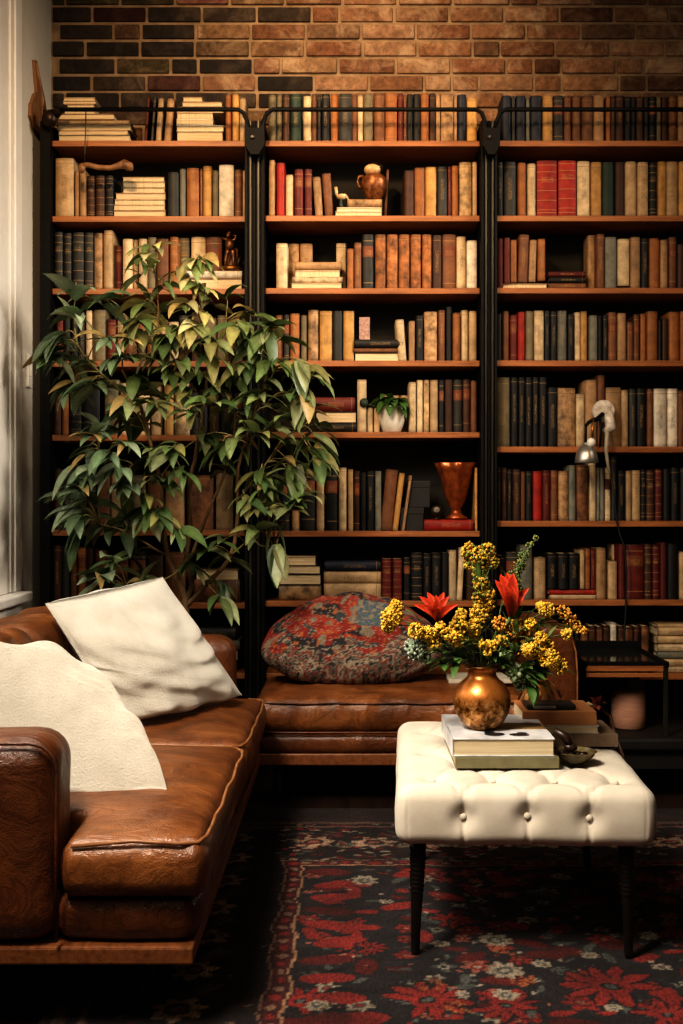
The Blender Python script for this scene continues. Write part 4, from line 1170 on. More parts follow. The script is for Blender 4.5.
# clip-on reading lamp on the right bookcase
d0 = at(603.5, 411, 5.30)
t = thing('reading_lamp', d0, 'wall lamp with white round mount and small grey bell shade on the right bookcase', 'lamp')
def AP(px, py, Y): return at(px, py, Y)
m = MB(); n_ = 30; prof = [(0, 0), (.046, 0), (.050, .006), (.048, .016), (.020, .020), (0, .021)]
m.lathe(prof, (0, 0, 0), n_); q = part('mount', m, simple('white_enamel', (.62, .56, .48), (.30, .24, .19), 45, .4), t, .7)
q.data.transform(Matrix.Translation(t.location)); q.rotation_euler = (PI / 2, 0, 0); q.location = (0, .01, 0); q.scale = (1, 1.0, 1)
m = MB(); m.tube([AP(608, 412, 5.27), AP(611, 428, 5.27), AP(604, 432, 5.27)], [.02, .026, .014], 12); part('joint', m, bpy.data.materials['white_enamel'], t, True)
m = MB(); m.tube([AP(603, 414, 5.27), AP(597, 419, 5.25), AP(589, 422, 5.23), AP(585.5, 426, 5.22)], [.010, .010, .008, .007], 10)
m.tube([AP(600, 416, 5.25), AP(601, 430, 5.24), AP(600, 447, 5.24)], [.006, .006, .005], 8); m.tube([AP(586, 424, 5.22), AP(585.5, 444, 5.22)], [.005, .006], 8)
part('arm', m, M_STEEL, t, True)
m = MB(); m.tube([AP(593, 418, 5.235), AP(592, 444, 5.23)], [.0055, .0055], 8); part('strut', m, M_BRASS, t, True)
c = AP(586.5, 463, 5.22)
m = MB(); m.lathe([(.050, 0), (.052, .004), (.050, .02), (.044, .045), (.034, .064), (.020, .076), (.014, .080), (.014, .088), (0, .09), (0, .07), (.03, .055), (.044, .01)], c, 34); part('shade', m, M_PEWTER, t, .8)
m = MB(); m.ball(c + Vector((.018, -.012, .088)), .022, 2, sq=(.9, .9, 1)); part('socket', m, M_CERWHITE, t, True)
m = MB(); m.tube([AP(607, 432, 5.26), AP(606, 450, 5.26), AP(608, 466, 5.27), AP(611, 478, 5.29)], [.009, .009, .007, .004], 8); part('cable_sleeve', m, M_CREAMCORD, t, True)
m = MB(); m.tube([AP(611, 476, 5.29), AP(615, 500, 5.31), AP(617, 522, 5.315), AP(620, 535, 5.31), AP(625, 547, 5.31), AP(626.5, 575, 5.31), AP(626, 605, 5.31), AP(624, 640, 5.31), AP(623, 662, 5.31)], .0042, 6); part('cable', m, M_CORD, t, True)

# ================================================================ LOW CONSOLE AND JAR (lower right)
TX0, TX1, TY0, TY1, TZ = .925, 1.25, 4.74, 5.24, .548
t = thing('side_table', ((TX0 + TX1) / 2, (TY0 + TY1) / 2, 0), 'black metal side table with a wooden front edge, right of the leather arm', 'table')
m = MB(); r = .011
for x in (TX0, TX1): m.box(x - r, x + r, TY0, TY1, TZ - .02, TZ + .002, 0, .002)
m.box(TX0 - r, TX1 + r, TY1 - .03, TY1, TZ - .03, TZ + .028, 0, .002); m.box(TX0 - r, TX1 + r, TY0, TY0 + .015, TZ - .012, TZ + .003, 0, .002)
part('frame', m, M_STEEL, t)
m = MB(); m.box(TX0, TX1 - .01, TY0 + .003, TY0 + .03, TZ - .036, TZ - .010, 0, .002); m.box(TX0, TX1 - .01, TY0 + .006, TY0 + .03, TZ - .060, TZ - .042, 0, .002); part('front_slat', m, M_SHELF, t)
m = MB(); m.box(TX0 + .012, TX1 - .012, TY0 + .03, TY1 - .03, TZ - .012, TZ - .006)
mg, tg, bg_ = nt('smoked_glass'); bg_.inputs['Base Color'].default_value = (.02, .02, .02, 1); bg_.inputs['Roughness'].default_value = .08
part('glass_top', m, mg, t)
for x in (TX0, TX1):
    for y in (TY0 + .012, TY1 - .012):
        m = MB(); m.box(x - .009, x + .009, y - .009, y + .009, .2552, TZ - .02, 0, .002); part('leg', m, M_STEEL2 if x > 1 and y < 5 else M_STEEL, t)
t = thing('low_bench', (1.15, 4.98, 0), 'low black wooden bench under the metal side table', 'bench')
m = MB(); m.box(.905, 1.62, 4.70, 5.26, .205, .255, 0, .012, 3); part('top', m, M_BLACKW, t)
m = MB(); m.box(.925, 1.60, 4.73, 5.24, .13, .204); part('apron', m, M_BLACKW, t)
for (x, y) in ((.94, 4.74), (1.57, 4.74), (.94, 5.21), (1.57, 5.21)):
    m = MB(); m.box(x - .02, x + .02, y - .02, y + .02, 0, .13); part('leg', m, M_BLACKW, t)
jx, jy = at(628.5, 0, 4.93).x, 4.93
m = MB(); m.lathe([(0, 0), (.060, 0), (.067, .006), (.071, .05), (.071, .10), (.069, .130), (.062, .146), (.050, .155), (.042, .158), (.038, .152), (0, .150)], (jx, jy, .2555), 40)
M_CLAY = simple('pink_terracotta', (.46, .25, .165), (.34, .17, .11), 18, .75, 0, .25, (1, 1, 12))
shown('stoneware_jar', m, M_CLAY, (jx, jy, .2555), 'round pinkish clay jar standing on the low black bench', 'jar')
m = MB(); m.box(1.185, 1.262, 5.12, 5.125, .2555, .42); o = shown('card', m, simple('card_paper', (.36, .32, .25), None, 12, .8), (1.22, 5.10, .2555), 'pale upright card standing behind the clay jar', 'card', smooth=False)

# ================================================================ RUG
RX0, RX1, RY0, RY1 = -.70, 2.1, 1.75, 4.585
st_ = .0068
nx_, ny_ = int((RX1 - RX0) / st_), int((RY1 - RY0) / st_)
gx, gy = np.meshgrid(np.linspace(RX0, RX1, nx_ + 1), np.linspace(RY0, RY1, ny_ + 1), indexing='ij')
rr_ = np.random.RandomState(5)
def vnoise(x, y, s, seed):
    r_ = np.random.RandomState(seed); g = r_.rand(256, 256)
    u, v = x * s + 50, y * s + 50
    i, j = np.floor(u).astype(int), np.floor(v).astype(int); fu, fv = u - i, v - j
    fu, fv = fu * fu * (3 - 2 * fu), fv * fv * (3 - 2 * fv)
    G = lambda a, b: g[a % 256, b % 256]
    return (G(i, j) * (1 - fu) + G(i + 1, j) * fu) * (1 - fv) + (G(i, j + 1) * (1 - fu) + G(i + 1, j + 1) * fu) * fv
wx_ = gx + .010 * (vnoise(gx, gy, 28, 1) - .5) + .02 * (vnoise(gx, gy, 9, 2) - .5); wy_ = gy + .012 * (vnoise(gx, gy, 26, 3) - .5) + .02 * (vnoise(gx, gy, 9, 4) - .5)
C = np.zeros(gx.shape + (3,)); C[:] = (.020, .016, .017)
RED, DRED, PINK, CREAM, GREY, BLK, ORG = (.19, .022, .017), (.085, .012, .010), (.24, .09, .06), (.27, .22, .165), (.075, .078, .068), (.009, .008, .009), (.24, .08, .03)
def put(mask, col, k=1.0): C[mask] = C[mask] * (1 - k) + np.array(col) * k
def ell(cx, cy, a, b_, th, col, k=1.0):
    s0 = slice(max(0, int((cx - max(a, b_) - .04 - RX0) / st_)), int((cx + max(a, b_) + .04 - RX0) / st_) + 2), slice(max(0, int((cy - max(a, b_) - .04 - RY0) / st_)), int((cy + max(a, b_) + .04 - RY0) / st_) + 2)
    X, Y = wx_[s0] - cx, wy_[s0] - cy
    if X.size == 0: return
    c_, s_ = math.cos(th), math.sin(th); u, v = X * c_ + Y * s_, -X * s_ + Y * c_
    mk = (u / a) ** 2 + (v / b_) ** 2 < 1; sub = C[s0]; sub[mk] = sub[mk] * (1 - k) + np.array(col) * k
def flower(cx, cy, r, n, cp, cm, cc, th=0, squash=1):
    for i in range(n):
        a = th + 2 * PI * i / n; ell(cx + math.cos(a) * r * .62, cy + math.sin(a) * r * .62 * squash, r * .46, r * .27, a, cp)
    ell(cx, cy, r * .48, r * .48 * squash, 0, cm); ell(cx, cy, r * .25, r * .25 * squash, 0, cc)
def frond(cx, cy, Ln, th, col, n=5):
    for i in range(n):
        u = i / n
        for sg in (-1, 1):
            ell(cx + math.cos(th) * Ln * u + math.cos(th + sg * .8) * Ln * .18, cy + math.sin(th) * Ln * u + math.sin(th + sg * .8) * Ln * .18, Ln * .17, Ln * .055, th + sg * .7, col)
    ell(cx + math.cos(th) * Ln * .5, cy + math.sin(th) * Ln * .5, Ln * .55, .006, th, GREY)
def hero(cx, cy, r, th, core=ORG):
    """big red palmette with dark slits"""
    for i in range(9):
        a = th + (i - 4) * .62
        ell(cx + math.cos(a) * r * .55, cy + math.sin(a) * r * .55, r * .52, r * .20, a, BLK); ell(cx + math.cos(a) * r * .55, cy + math.sin(a) * r * .55, r * .46, r * .145, a, RED)
    ell(cx, cy, r * .42, r * .36, th, RED); ell(cx, cy, r * .2, r * .17, th, BLK); ell(cx, cy, r * .13, r * .1, th, GREY)
# field: dense scatter of small motifs on charcoal
FX0 = -.145; FY1 = 3.86
pts_ = []
for kk in range(2600):
    x, y = rr_.uniform(FX0 + .02, RX1 - .35), rr_.uniform(RY0, FY1 - .02)
    if any((x - a) ** 2 + (y - b_) ** 2 < .052 ** 2 for a, b_ in pts_[-700:]): continue
    if abs(x - .09) < .035: continue
    pts_.append((x, y))
    q = rr_.rand(); r = rr_.uniform(.016, .042); th = rr_.uniform(0, 6.3)
    if q < .30: ell(x, y, r * 1.5, r * .75, rr_.choice([0, 0, .6, -.6, 1.57]), RED if rr_.rand() < .6 else DRED)
    elif q < .46: flower(x, y, r * 1.05, 6, RED, DRED, PINK, th)
    elif q < .54: flower(x, y, r, 6, PINK, RED, CREAM, th)
    elif q < .62: flower(x, y, r * .9, 6, CREAM, GREY, RED, th)
    elif q < .78: frond(x, y, r * 2.2, th, DRED if rr_.rand() < .7 else GREY)
    elif q < .88: ell(x, y, r * .9, r * .35, th, GREY)
    else: flower(x, y, r * .8, 4, GREY, CREAM, BLK, th)
for kk in range(500):
    x, y = rr_.uniform(FX0 + .02, RX1 - .35), rr_.uniform(RY0, FY1 - .02)
    ell(x, y, rr_.uniform(.004, .010), rr_.uniform(.004, .009), rr_.uniform(0, 3), [CREAM, PINK, GREY, RED][rr_.randint(4)])
# columns of red blocks at the left of the field
for i in range(16):
    y = 2.0 + i * .12; ell(-.05 + .02 * math.sin(i * 2), y, .075, .034, rr_.uniform(-.3, .3), RED if i % 3 else DRED); ell(-.03, y + .05, .03, .010, .2, BLK)
def rp2(px, py): s = (py - 500) / H; return (px - CX) / s, F / s
for (px, py, r, th) in ((428, 1005, .105, .5), (505, 1010, .085, -.4), (610, 990, .12, 2.4), (668, 1020, .09, .4), (300, 1005, .08, 1.2), (370, 952, .05, 0), (590, 905, .06, 1), (450, 925, .06, .3)):
    x, y = rp2(px, py); hero(x, y, r, th)
for (px, py, r) in ((497, 944, .045), (503, 975, .05), (440, 948, .028), (365, 884, .04), (505, 1000, .03), (540, 968, .024), (462, 1000, .022), (610, 1012, .022), (388, 905, .022), (560, 880, .03), (318, 1010, .03), (590, 960, .024), (420, 885, .02), (650, 940, .03)):
    x, y = rp2(px, py); flower(x, y, r, 8, CREAM, GREY, CREAM, .3)
for (px, py) in ((432, 990), (455, 1012), (500, 955), (520, 985)):
    x, y = rp2(px, py)
    for i in range(14): ell(x + rr_.uniform(-.03, .03), y + rr_.uniform(-.03, .03), .007, .006, 0, ORG)
# borders: dark guard bands with tan palmettes
def border_mask(d0, d1): # distance from the field edge outward on the left and far sides
    dl = FX0 - wx_; df = wy_ - FY1; dr = wx_ - (RX1 - .35)
    d = np.maximum(np.maximum(dl, df), dr); return (d >= d0) & (d < d1)
put(border_mask(0, 2), (.020, .013, .012)); put(border_mask(.004, .012), (.30, .17, .10)); put(border_mask(.012, .055), (.060, .014, .013)); put(border_mask(.058, .064), (.16, .09, .06))
for i in range(60):
    y = RY0 + i * .052; ell(FX0 - .034, y, .012, .016, 0, RED if i % 2 else (.2, .12, .08))
    x = FX0 + i * .045; ell(x, FY1 + .034, .014, .012, 0, RED if i % 2 else (.2, .12, .08))
BT = (.36, .24, .16)
for i in range(14):
    y = RY0 + .08 + i * .235; flower(FX0 - .25, y, .062, 7, BT, (.04, .02, .02), PINK, .2); frond(FX0 - .25, y + .07, .10, .9, (.12, .08, .05)); frond(FX0 - .25, y + .07, .10, 2.2, (.10, .03, .025))
    x = FX0 + .02 + i * .205; flower(x, FY1 + .27, .070, 7, BT, (.04, .02, .02), PINK, .2, .9); frond(x + .08, FY1 + .22, .12, .5, (.22, .15, .10)); frond(x + .10, FY1 + .33, .09, 2.6, DRED)
for i in range(900):
    x = rr_.uniform(FX0 - .1, RX1 - .3); y = rr_.uniform(FY1 + .06, RY1 - .06); ell(x, y, rr_.uniform(.008, .024), rr_.uniform(.003, .008), rr_.choice([0, .5, -.5]), [(.26, .19, .14), DRED, GREY, RED][rr_.randint(4)])
for i in range(160):
    x = rr_.uniform(RX0 + .05, FX0 - .08); y = rr_.uniform(RY0, RY1); ell(x, y, .010, .005, rr_.uniform(0, 3), [(.13, .09, .06), DRED][rr_.randint(2)])
put(border_mask(.455, .47), (.14, .08, .06)); put(border_mask(.50, .53), (.10, .06, .045)); put(border_mask(.53, 3), (.03, .018, .015))
# worn nap
wearn = vnoise(gx, gy, 5, 8) * .5 + vnoise(gx, gy, 17, 9) * .5
band_ = vnoise(gx * .2, gy, 34, 10)
C *= (.30 + .75 * wearn + .22 * band_)[..., None]
m = MB()
zz_ = .0115 + .0012 * vnoise(gx, gy, 30, 12)
V_ = np.stack([gx, gy, zz_], -1).reshape(-1, 3)
ii, jj = np.meshgrid(np.arange(nx_), np.arange(ny_), indexing='ij'); a_ = ii * (ny_ + 1) + jj
F_ = np.stack([a_, a_ + ny_ + 1, a_ + ny_ + 2, a_ + 1], -1).reshape(-1, 4)
me = bpy.data.meshes.new('area_rug')
me.vertices.add(len(V_)); me.vertices.foreach_set('co', V_.ravel()); me.loops.add(F_.size); me.loops.foreach_set('vertex_index', F_.ravel())
me.polygons.add(len(F_)); me.polygons.foreach_set('loop_start', np.arange(len(F_)) * 4); me.update(calc_edges=True)
ca = me.color_attributes.new('Col', 'FLOAT_COLOR', 'POINT'); ca.data.foreach_set('color', np.concatenate([C.reshape(-1, 3), np.ones((len(V_), 1))], 1).astype(np.float32).ravel())
me.materials.append(M_RUG)
rug = bpy.data.objects.new('area_rug', me); COL.objects.link(rug)
tag(rug, 'worn dark red and charcoal oriental rug with floral motifs on the floor', 'rug')
m = MB(); m.box(RX0, RX1, RY0, RY1, .0003, .011); mesh_obj('backing', m, simple('rug_backing', (.03, .02, .018)), rug)
for p_ in (): pass

# ================================================================ TUFTED OTTOMAN
OX0, OX1, OYa, OYb, OZa, OZb = .143, .790, 3.035, 3.955, .308, .460
oc = ((OX0 + OX1) / 2, (OYa + OYb) / 2); hx, hy, hz = (OX1 - OX0) / 2, (OYb - OYa) / 2, (OZb - OZa) / 2
t = thing('tufted_ottoman', (oc[0], oc[1], .0125), 'ivory linen button tufted ottoman on tapered black legs, standing on the rug', 'ottoman')
FB = [(-.158, -.0), (.004, .004), (.160, .0)]           # buttons on the front face (x, z) relative to the centre
TB = []                                                 # buttons on the top (x, y)
for r_i in range(6):
    yy = -hy + .085 + r_i * .152
    xs = (-.235, -.078, .082, .238) if r_i % 2 == 0 else (-.158, .004, .160)
    for xx in xs: TB.append((xx, yy, r_i))
SEG = []
for i, (x, y, r_i) in enumerate(TB):
    for (x2, y2, r2) in TB:
        if r2 == r_i + 1 and abs(x - x2) < .12: SEG.append((x, y, x2, y2))
for (fx_, fz_) in FB:
    for (x, y, r_i) in TB:
        if r_i == 0 and abs(x - fx_) < .12: SEG.append((fx_, -hy, x, y))
def segd(px, py, s):
    ax, ay, bx2, by2 = s; dx, dy = bx2 - ax, by2 - ay
    u = max(0, min(1, ((px - ax) * dx + (py - ay) * dy) / (dx * dx + dy * dy)))
    return math.hypot(px - ax - u * dx, py - ay - u * dy)
def odisp(p, n_):
    x, y, z = p; d = 0
    wt = max(0, n_[2]); wf = max(0, -n_[1]); ws = abs(n_[0])
    if wt > .05:
        dip = sum(math.exp(-((x - a) ** 2 + (y - b_) ** 2) / .0009) for a, b_, _ in TB)
        pl = max([math.exp(-(segd(x, y, s) / .0085) ** 2) for s in SEG] or [0])
        edge = (1 - (x / hx) ** 6) * (1 - (y / hy) ** 6)
        d += wt * (.012 * edge - .018 * min(1, dip) - .0055 * pl)
    if wf > .05:
        dip = sum(math.exp(-((x - a) ** 2 + (z - b_) ** 2) / .0009) for a, b_ in FB)
        pl = max(math.exp(-((x - a) / .005) ** 2) for a, _ in FB)
        fan = sum(math.exp(-(abs(x - a) - .25 * max(0, z - b_)) ** 2 / .00006) * (z > b_) for a, b_ in FB)
        d += wf * (.008 * (1 - (z / hz) ** 2) - .020 * min(1, dip) - .0065 * pl - .003 * fan)
    if ws > .3:
        pl = max(math.exp(-((y - b_) / .006) ** 2) for b_ in (-.2, 0, .2))
        d += ws * (.008 * (1 - (z / hz) ** 2) - .006 * pl)
    d += .0035 * nz_(p, 9, 4)
    return d
part('cushion', softbox((oc[0], oc[1], (OZa + OZb) / 2), (hx, hy, hz), .034, (132, 150, 26), odisp), M_LINEN, t, True)
for a, b_ in FB:
    m = MB(); m.ball((oc[0] + a, OYa + .010, (OZa + OZb) / 2 + b_), .0095, 2, sq=(1, .6, 1)); part('button', m, M_LINEN, t, True)
for a, b_, _ in TB:
    m = MB(); m.ball((oc[0] + a, oc[1] + b_, OZb - .003), .0095, 2, sq=(1, 1, .5)); part('button', m, M_LINEN, t, True)
m = MB()      # welt round the lower edge
m.box(OX0 + .06, OX1 - .06, OYa + .06, OYb - .06, OZa - .006, OZa + .01); part('base_board', m, M_BLACKW, t)
M_EBONY = simple('ebonised_wood', (.014, .011, .009), (.007, .006, .005), 30, .35)
for (px_, py_, dx) in ((.194, 3.10, .008), (.728, 3.10, -.008), (.205, 3.88, .01), (.728, 3.87, -.02)):
    m = MB(); prof = [(.0, .0125), (.0095, .0125), (.011, .02), (.016, .17)]
    for k in range(9):
        z = .175 + k * .0115; prof += [(.0165 + k * .0004, z), (.0195 + k * .0004, z + .004), (.0165 + k * .0004, z + .008)]
    prof += [(.021, .288), (.021, .301), (0, .301)]
    m.lathe(prof, (0, 0, 0), 18)
    m.v = [(x + px_ - dx * (1 - z / .293) * 1, y + py_, z) for x, y, z in m.v]
    part('leg', m, M_EBONY, t, True)

t.rotation_euler[2] = -.045
# ================================================================ ON THE OTTOMAN
def big_book(name, x0, x1, y0, y1, z0, z1, col, label, spine='left', cat='book', yaw=0.0, cover_extra=None, pagecol=None):
    """lying book: pages seen from the front, cover boards, spine on one side"""
    t_ = .0032; cx_, cy_ = (x0 + x1) / 2, (y0 + y1) / 2
    cov = MB(); hx_, hy_ = (x1 - x0) / 2, (y1 - y0) / 2; h = z1 - z0
    cov.box(-hx_, hx_, -hy_, hy_, 0, t_, 0, .001); cov.box(-hx_, hx_, -hy_, hy_, h - t_, h, 0, .001)
    if spine == 'left': cov.box(-hx_ - .001, -hx_ + t_, -hy_, hy_, 0, h, 0, .001)
    elif spine == 'front': cov.box(-hx_, hx_, -hy_ - .001, -hy_ + t_, 0, h, 0, .001)
    o = mesh_obj(name, cov, col, None, False, loc=(cx_, cy_, z0)); o.rotation_euler[2] = yaw
    pg = MB(); pg.box(-hx_ + t_, hx_ - .004, -hy_ + (.004 if spine != 'front' else t_), hy_ - .004, t_, h - t_)
    mesh_obj('pages', pg, pagecol or PAGESF, o)
    return tag(o, label, cat)
m_, t__, b__ = nt('pages_stack'); tc = t__.nodes.new('ShaderNodeTexCoord')
n_ = noise_node(t__, 1, 3, .6, mapping(t__, tc.outputs['Object'], (4, 4, 900)))
r_ = ramp(t__, n_.outputs[0], [(.35, (.46, .36, .22)), (.6, (.62, .52, .35))]); L(t__, r_.outputs[0], b__.inputs['Base Color']); PAGESF = m_
M_OLIVE = simple('olive_cloth', (.20, .18, .095), (.15, .13, .07), 30, .7)
# printed jacket: white with dark insect-like blots and a brown picture band, made from coordinates
m_, t__, b__ = nt('printed_jacket'); tc = t__.nodes.new('ShaderNodeTexCoord')
sx = t__.nodes.new('ShaderNodeSeparateXYZ'); L(t__, tc.outputs['Generated'], sx.inputs[0])
def blot(cx_, cy_, rx, ry):
    a = math_(t__, 'DIVIDE', math_(t__, 'SUBTRACT', sx.outputs[0], cx_), rx); b2 = math_(t__, 'DIVIDE', math_(t__, 'SUBTRACT', sx.outputs[1], cy_), ry)
    return math_(t__, 'LESS_THAN', math_(t__, 'ADD', math_(t__, 'MULTIPLY', a, a), math_(t__, 'MULTIPLY', b2, b2)), 1.0)
mk = blot(.44, .17, .10, .075)
for q in ((.68, .15, .10, .06), (.40, .24, .05, .05), (.72, .21, .05, .04), (.86, .55, .12, .09)): mk = math_(t__, 'MAXIMUM', mk, blot(*q))
nn = noise_node(t__, 9, 4, .6, tc.outputs['Object'])
base_ = ramp(t__, nn.outputs[0], [(.35, (.42, .42, .43)), (.6, (.66, .66, .66))])
band_m = math_(t__, 'MULTIPLY', math_(t__, 'GREATER_THAN', sx.outputs[1], .36), math_(t__, 'LESS_THAN', sx.outputs[1], .62))
pic = ramp(t__, nn.outputs[0], [(.4, (.10, .06, .02)), (.6, (.32, .22, .09))])
c_ = mixc(t__, math_(t__, 'MULTIPLY', band_m, math_(t__, 'GREATER_THAN', sx.outputs[0], .35)), base_.outputs[0], pic.outputs[0])
c_ = mixc(t__, mk, c_, (.02, .02, .022)); L(t__, c_, b__.inputs['Base Color']); b__.inputs['Roughness'].default_value = .3; M_JACK = m_
OT = OZb + .0165
big_book('book', .280, .556, 3.19, 3.56, OT, OT + .030, M_OLIVE, 'olive green clothbound large book at the bottom of the pile under the copper vase', 'front')
big_book('book', .272, .546, 3.195, 3.56, OT + .0305, OT + .078, M_JACK, 'large white picture book with black blots on its jacket, under the copper vase')
m = MB(); m.box(.282, .40, 3.50, 3.74, OT + .0785, OT + .0835, 0, .001); m.box(.2795, .2815, 3.50, 3.74, OT + .05, OT + .083)
# second pile
big_book('book', .562, .775, 3.47, 3.70, OT, OT + .036, simple('taupe_cloth', (.22, .15, .095), (.16, .11, .07), 30, .7), 'taupe large book at the bottom of the pile at the back right of the ottoman', 'front')
big_book('book', .562, .722, 3.475, 3.66, OT + .0365, OT + .060, simple('white_cover', (.55, .50, .42), None, 30, .6), 'white paged thin book in the middle of the back right ottoman pile', 'left')
big_book('book', .50, .715, 3.48, 3.68, OT + .0605, OT + .100, simple('orange_brown_cover', (.46, .21, .085), (.32, .13, .05), 12, .45), 'orange brown leather book on top of the back right ottoman pile', 'front')
zt_ = OT + .1005
m = MB(); m.box(.515, .66, 3.50, 3.585, zt_, zt_ + .016, 0, .005); 
t = thing('notebook', (.59, 3.54, zt_), 'black zipped pouch lying on the orange brown book', 'pouch'); t.name = 'pouch'
part('body', m, M_BOX, t)
m = MB(); m.box(.535, .60, 3.495, 3.501, zt_ + .004, zt_ + .013, 0, .002); part('zip_label', m, M_PEWTER, t)
# second small copper vessel standing behind
vx, vy = .570, 3.635
t = thing('copper_pot', (vx, vy, zt_), 'small conical copper pot with wire handle behind the black pouch', 'pot')
m = MB(); m.lathe([(0, 0), (.052, 0), (.054, .006), (.046, .030), (.034, .055), (.030, .068), (.032, .072), (.026, .070), (0, .05)], (vx, vy, zt_), 36); part('body', m, M_COPPER, t, .8)
m = MB(); m.tube([(vx - .033, vy - .02, zt_ + .068), (vx - .055, vy - .035, zt_ + .045), (vx - .066, vy - .04, zt_ + .015)], .003, 8); m.tube([(vx + .033, vy - .02, zt_ + .068), (vx + .052, vy - .035, zt_ + .045), (vx + .062, vy - .04, zt_ + .02)], .003, 8); part('handle', m, M_BRASS, t, True)
# bowl of dark stones and a wooden clip
bx_, by_ = .612, 3.27
t = thing('bowl', (bx_, by_, OT), 'small shallow olive glazed dish at the front right of the books', 'bowl')
m = MB(); m.lathe([(0, 0), (.026, 0), (.030, .003), (.050, .016), (.060, .030), (.058, .0315), (.046, .018), (.026, .008), (0, .007)], (bx_, by_, OT), 40); part('dish', m, simple('olive_glaze', (.16, .12, .055), (.05, .04, .02), 24, .25), t, .9)
m = MB()
for k in range(11):
    a = k * 2.4; r = .010 + .0026 * k; m.ball((bx_ + r * math.cos(a), by_ + r * math.sin(a), OT + .017 + .008 * rp.random()), .010, 1, sq=(1.2, .9, .7))
o = single('dark_stones', m, M_BRONZE, (bx_, by_, OT + .01), 'dark pebbles heaped in the small olive dish', 'pebbles', None, True); o['kind'] = 'stuff'
m = MB(); p0 = Vector((bx_ - .012, by_ - .005, OT + .034))
m.ball(p0 + Vector((0, 0, .006)), .016, 2, sq=(1.2, .8, .8)); m.tube([p0 + Vector((-.002, 0, .01)), p0 + Vector((-.012, .004, .034)), p0 + Vector((-.042, .01, .052))], [.010, .013, .008], 10)
single('wooden_pestle', m, simple('dark_walnut', (.045, .024, .014), (.02, .011, .007), 30, .35), tuple(p0), 'short dark wooden pestle resting in the small olive dish', 'pestle', None, True)
# leather strap and dried leaves over the back corner
m = MB()
pp = [(.735, 3.86, OT + .02), (.80, 3.86, OT + .05), (.835, 3.85, OT + .02), (.845, 3.84, OT - .04), (.862, 3.80, OT - .10), (.868, 3.76, OT - .16), (.862, 3.74, OT - .21)]
n0 = len(pp)
for i in range(n0 - 1):
    for k in range(4):
        pass
def ribbon(mb, pts, w, th=.003):
    pts = [Vector(p) for p in pts]; vs = []
    for i, p in enumerate(pts):
        d = (pts[min(i + 1, len(pts) - 1)] - pts[max(0, i - 1)]).normalized(); s_ = Vector((0, 1, 0)); s_ = (s_ - d * s_.dot(d)).normalized(); nn_ = d.cross(s_)
        ww = w[i] if isinstance(w, list) else w
        vs += [p - s_ * ww + nn_ * th, p + s_ * ww + nn_ * th, p + s_ * ww - nn_ * th, p - s_ * ww - nn_ * th]
    fs = [(i * 4 + j, i * 4 + (j + 1) % 4, (i + 1) * 4 + (j + 1) % 4, (i + 1) * 4 + j) for i in range(len(pts) - 1) for j in range(4)]
    k = len(pts) - 1; fs += [(0, 1, 2, 3), (k * 4 + 3, k * 4 + 2, k * 4 + 1, k * 4)]; mb.add(vs, fs)
ribbon(m, pp, [.014, .016, .022, .028, .030, .026, .008])
t = thing('leather_strap', (.84, 3.82, OT - .05), 'dark brown leather strap hanging over the back right corner of the ottoman', 'strap')
part('strap', m, leather('dark_strap_leather', (.075, .028, .016), (.12, .05, .03), (.03, .012, .008)), t, True)
m = MB(); m.ball((.846, 3.815, OT - .07), .007, 2, sq=(.6, 1, 1)); part('stud', m, M_PEWTER, t, True)
m = MB()
for (dx, dy, dz, L_, c_) in ((-.3, -.3, .8, .05, (.16, .035, .025)), (.1, -.5, .9, .06, (.20, .05, .03)), (-.8, -.3, .35, .06, (.34, .28, .17)), (.4, -.4, .5, .045, (.10, .03, .02)), (-.5, -.5, .1, .05, (.26, .17, .09)), (0, -.6, .2, .045, (.14, .03, .02))):
    leaf(m, (.785, 3.83, OT + .055), Vector((dx, dy, dz)), L_, L_ * .5, .8, c_, fold=.5, wave=.003)
m.tube([(.785, 3.83, OT + .056), (.795, 3.845, OT + .045)], .002, 6, col=(.1, .05, .03))
single('dried_leaf_sprig', m, M_PETAL, (.785, 3.83, OT + .05), 'curled dried red and tan leaf sprig on the back right corner of the ottoman', 'dried leaves', None, True)

# copper vase on the picture book
VX, VY, VZ = .3675, 3.34, OT + .0785
t = thing('flower_vase', (VX, VY, VZ), 'round mottled copper vase holding the bouquet, standing on the white picture book', 'vase')
m = MB()
m.lathe([(0, 0), (.038, 0), (.042, .004), (.060, .020), (.074, .045), (.080, .072), (.077, .100), (.064, .124), (.047, .138), (.040, .146), (.039, .160), (.046, .170), (.050, .173), (.046, .172), (.036, .160), (.034, .14), (0, .10)], (VX, VY, VZ), 56)
part('body', m, M_COPPER, t, True)
m = MB(); m.lathe([(.046, .168), (.051, .172), (.050, .176), (.044, .175)], (VX, VY, VZ), 48); part('rim', m, M_BRASS, t, True)
MOUTH = Vector((VX, VY, VZ + .165))

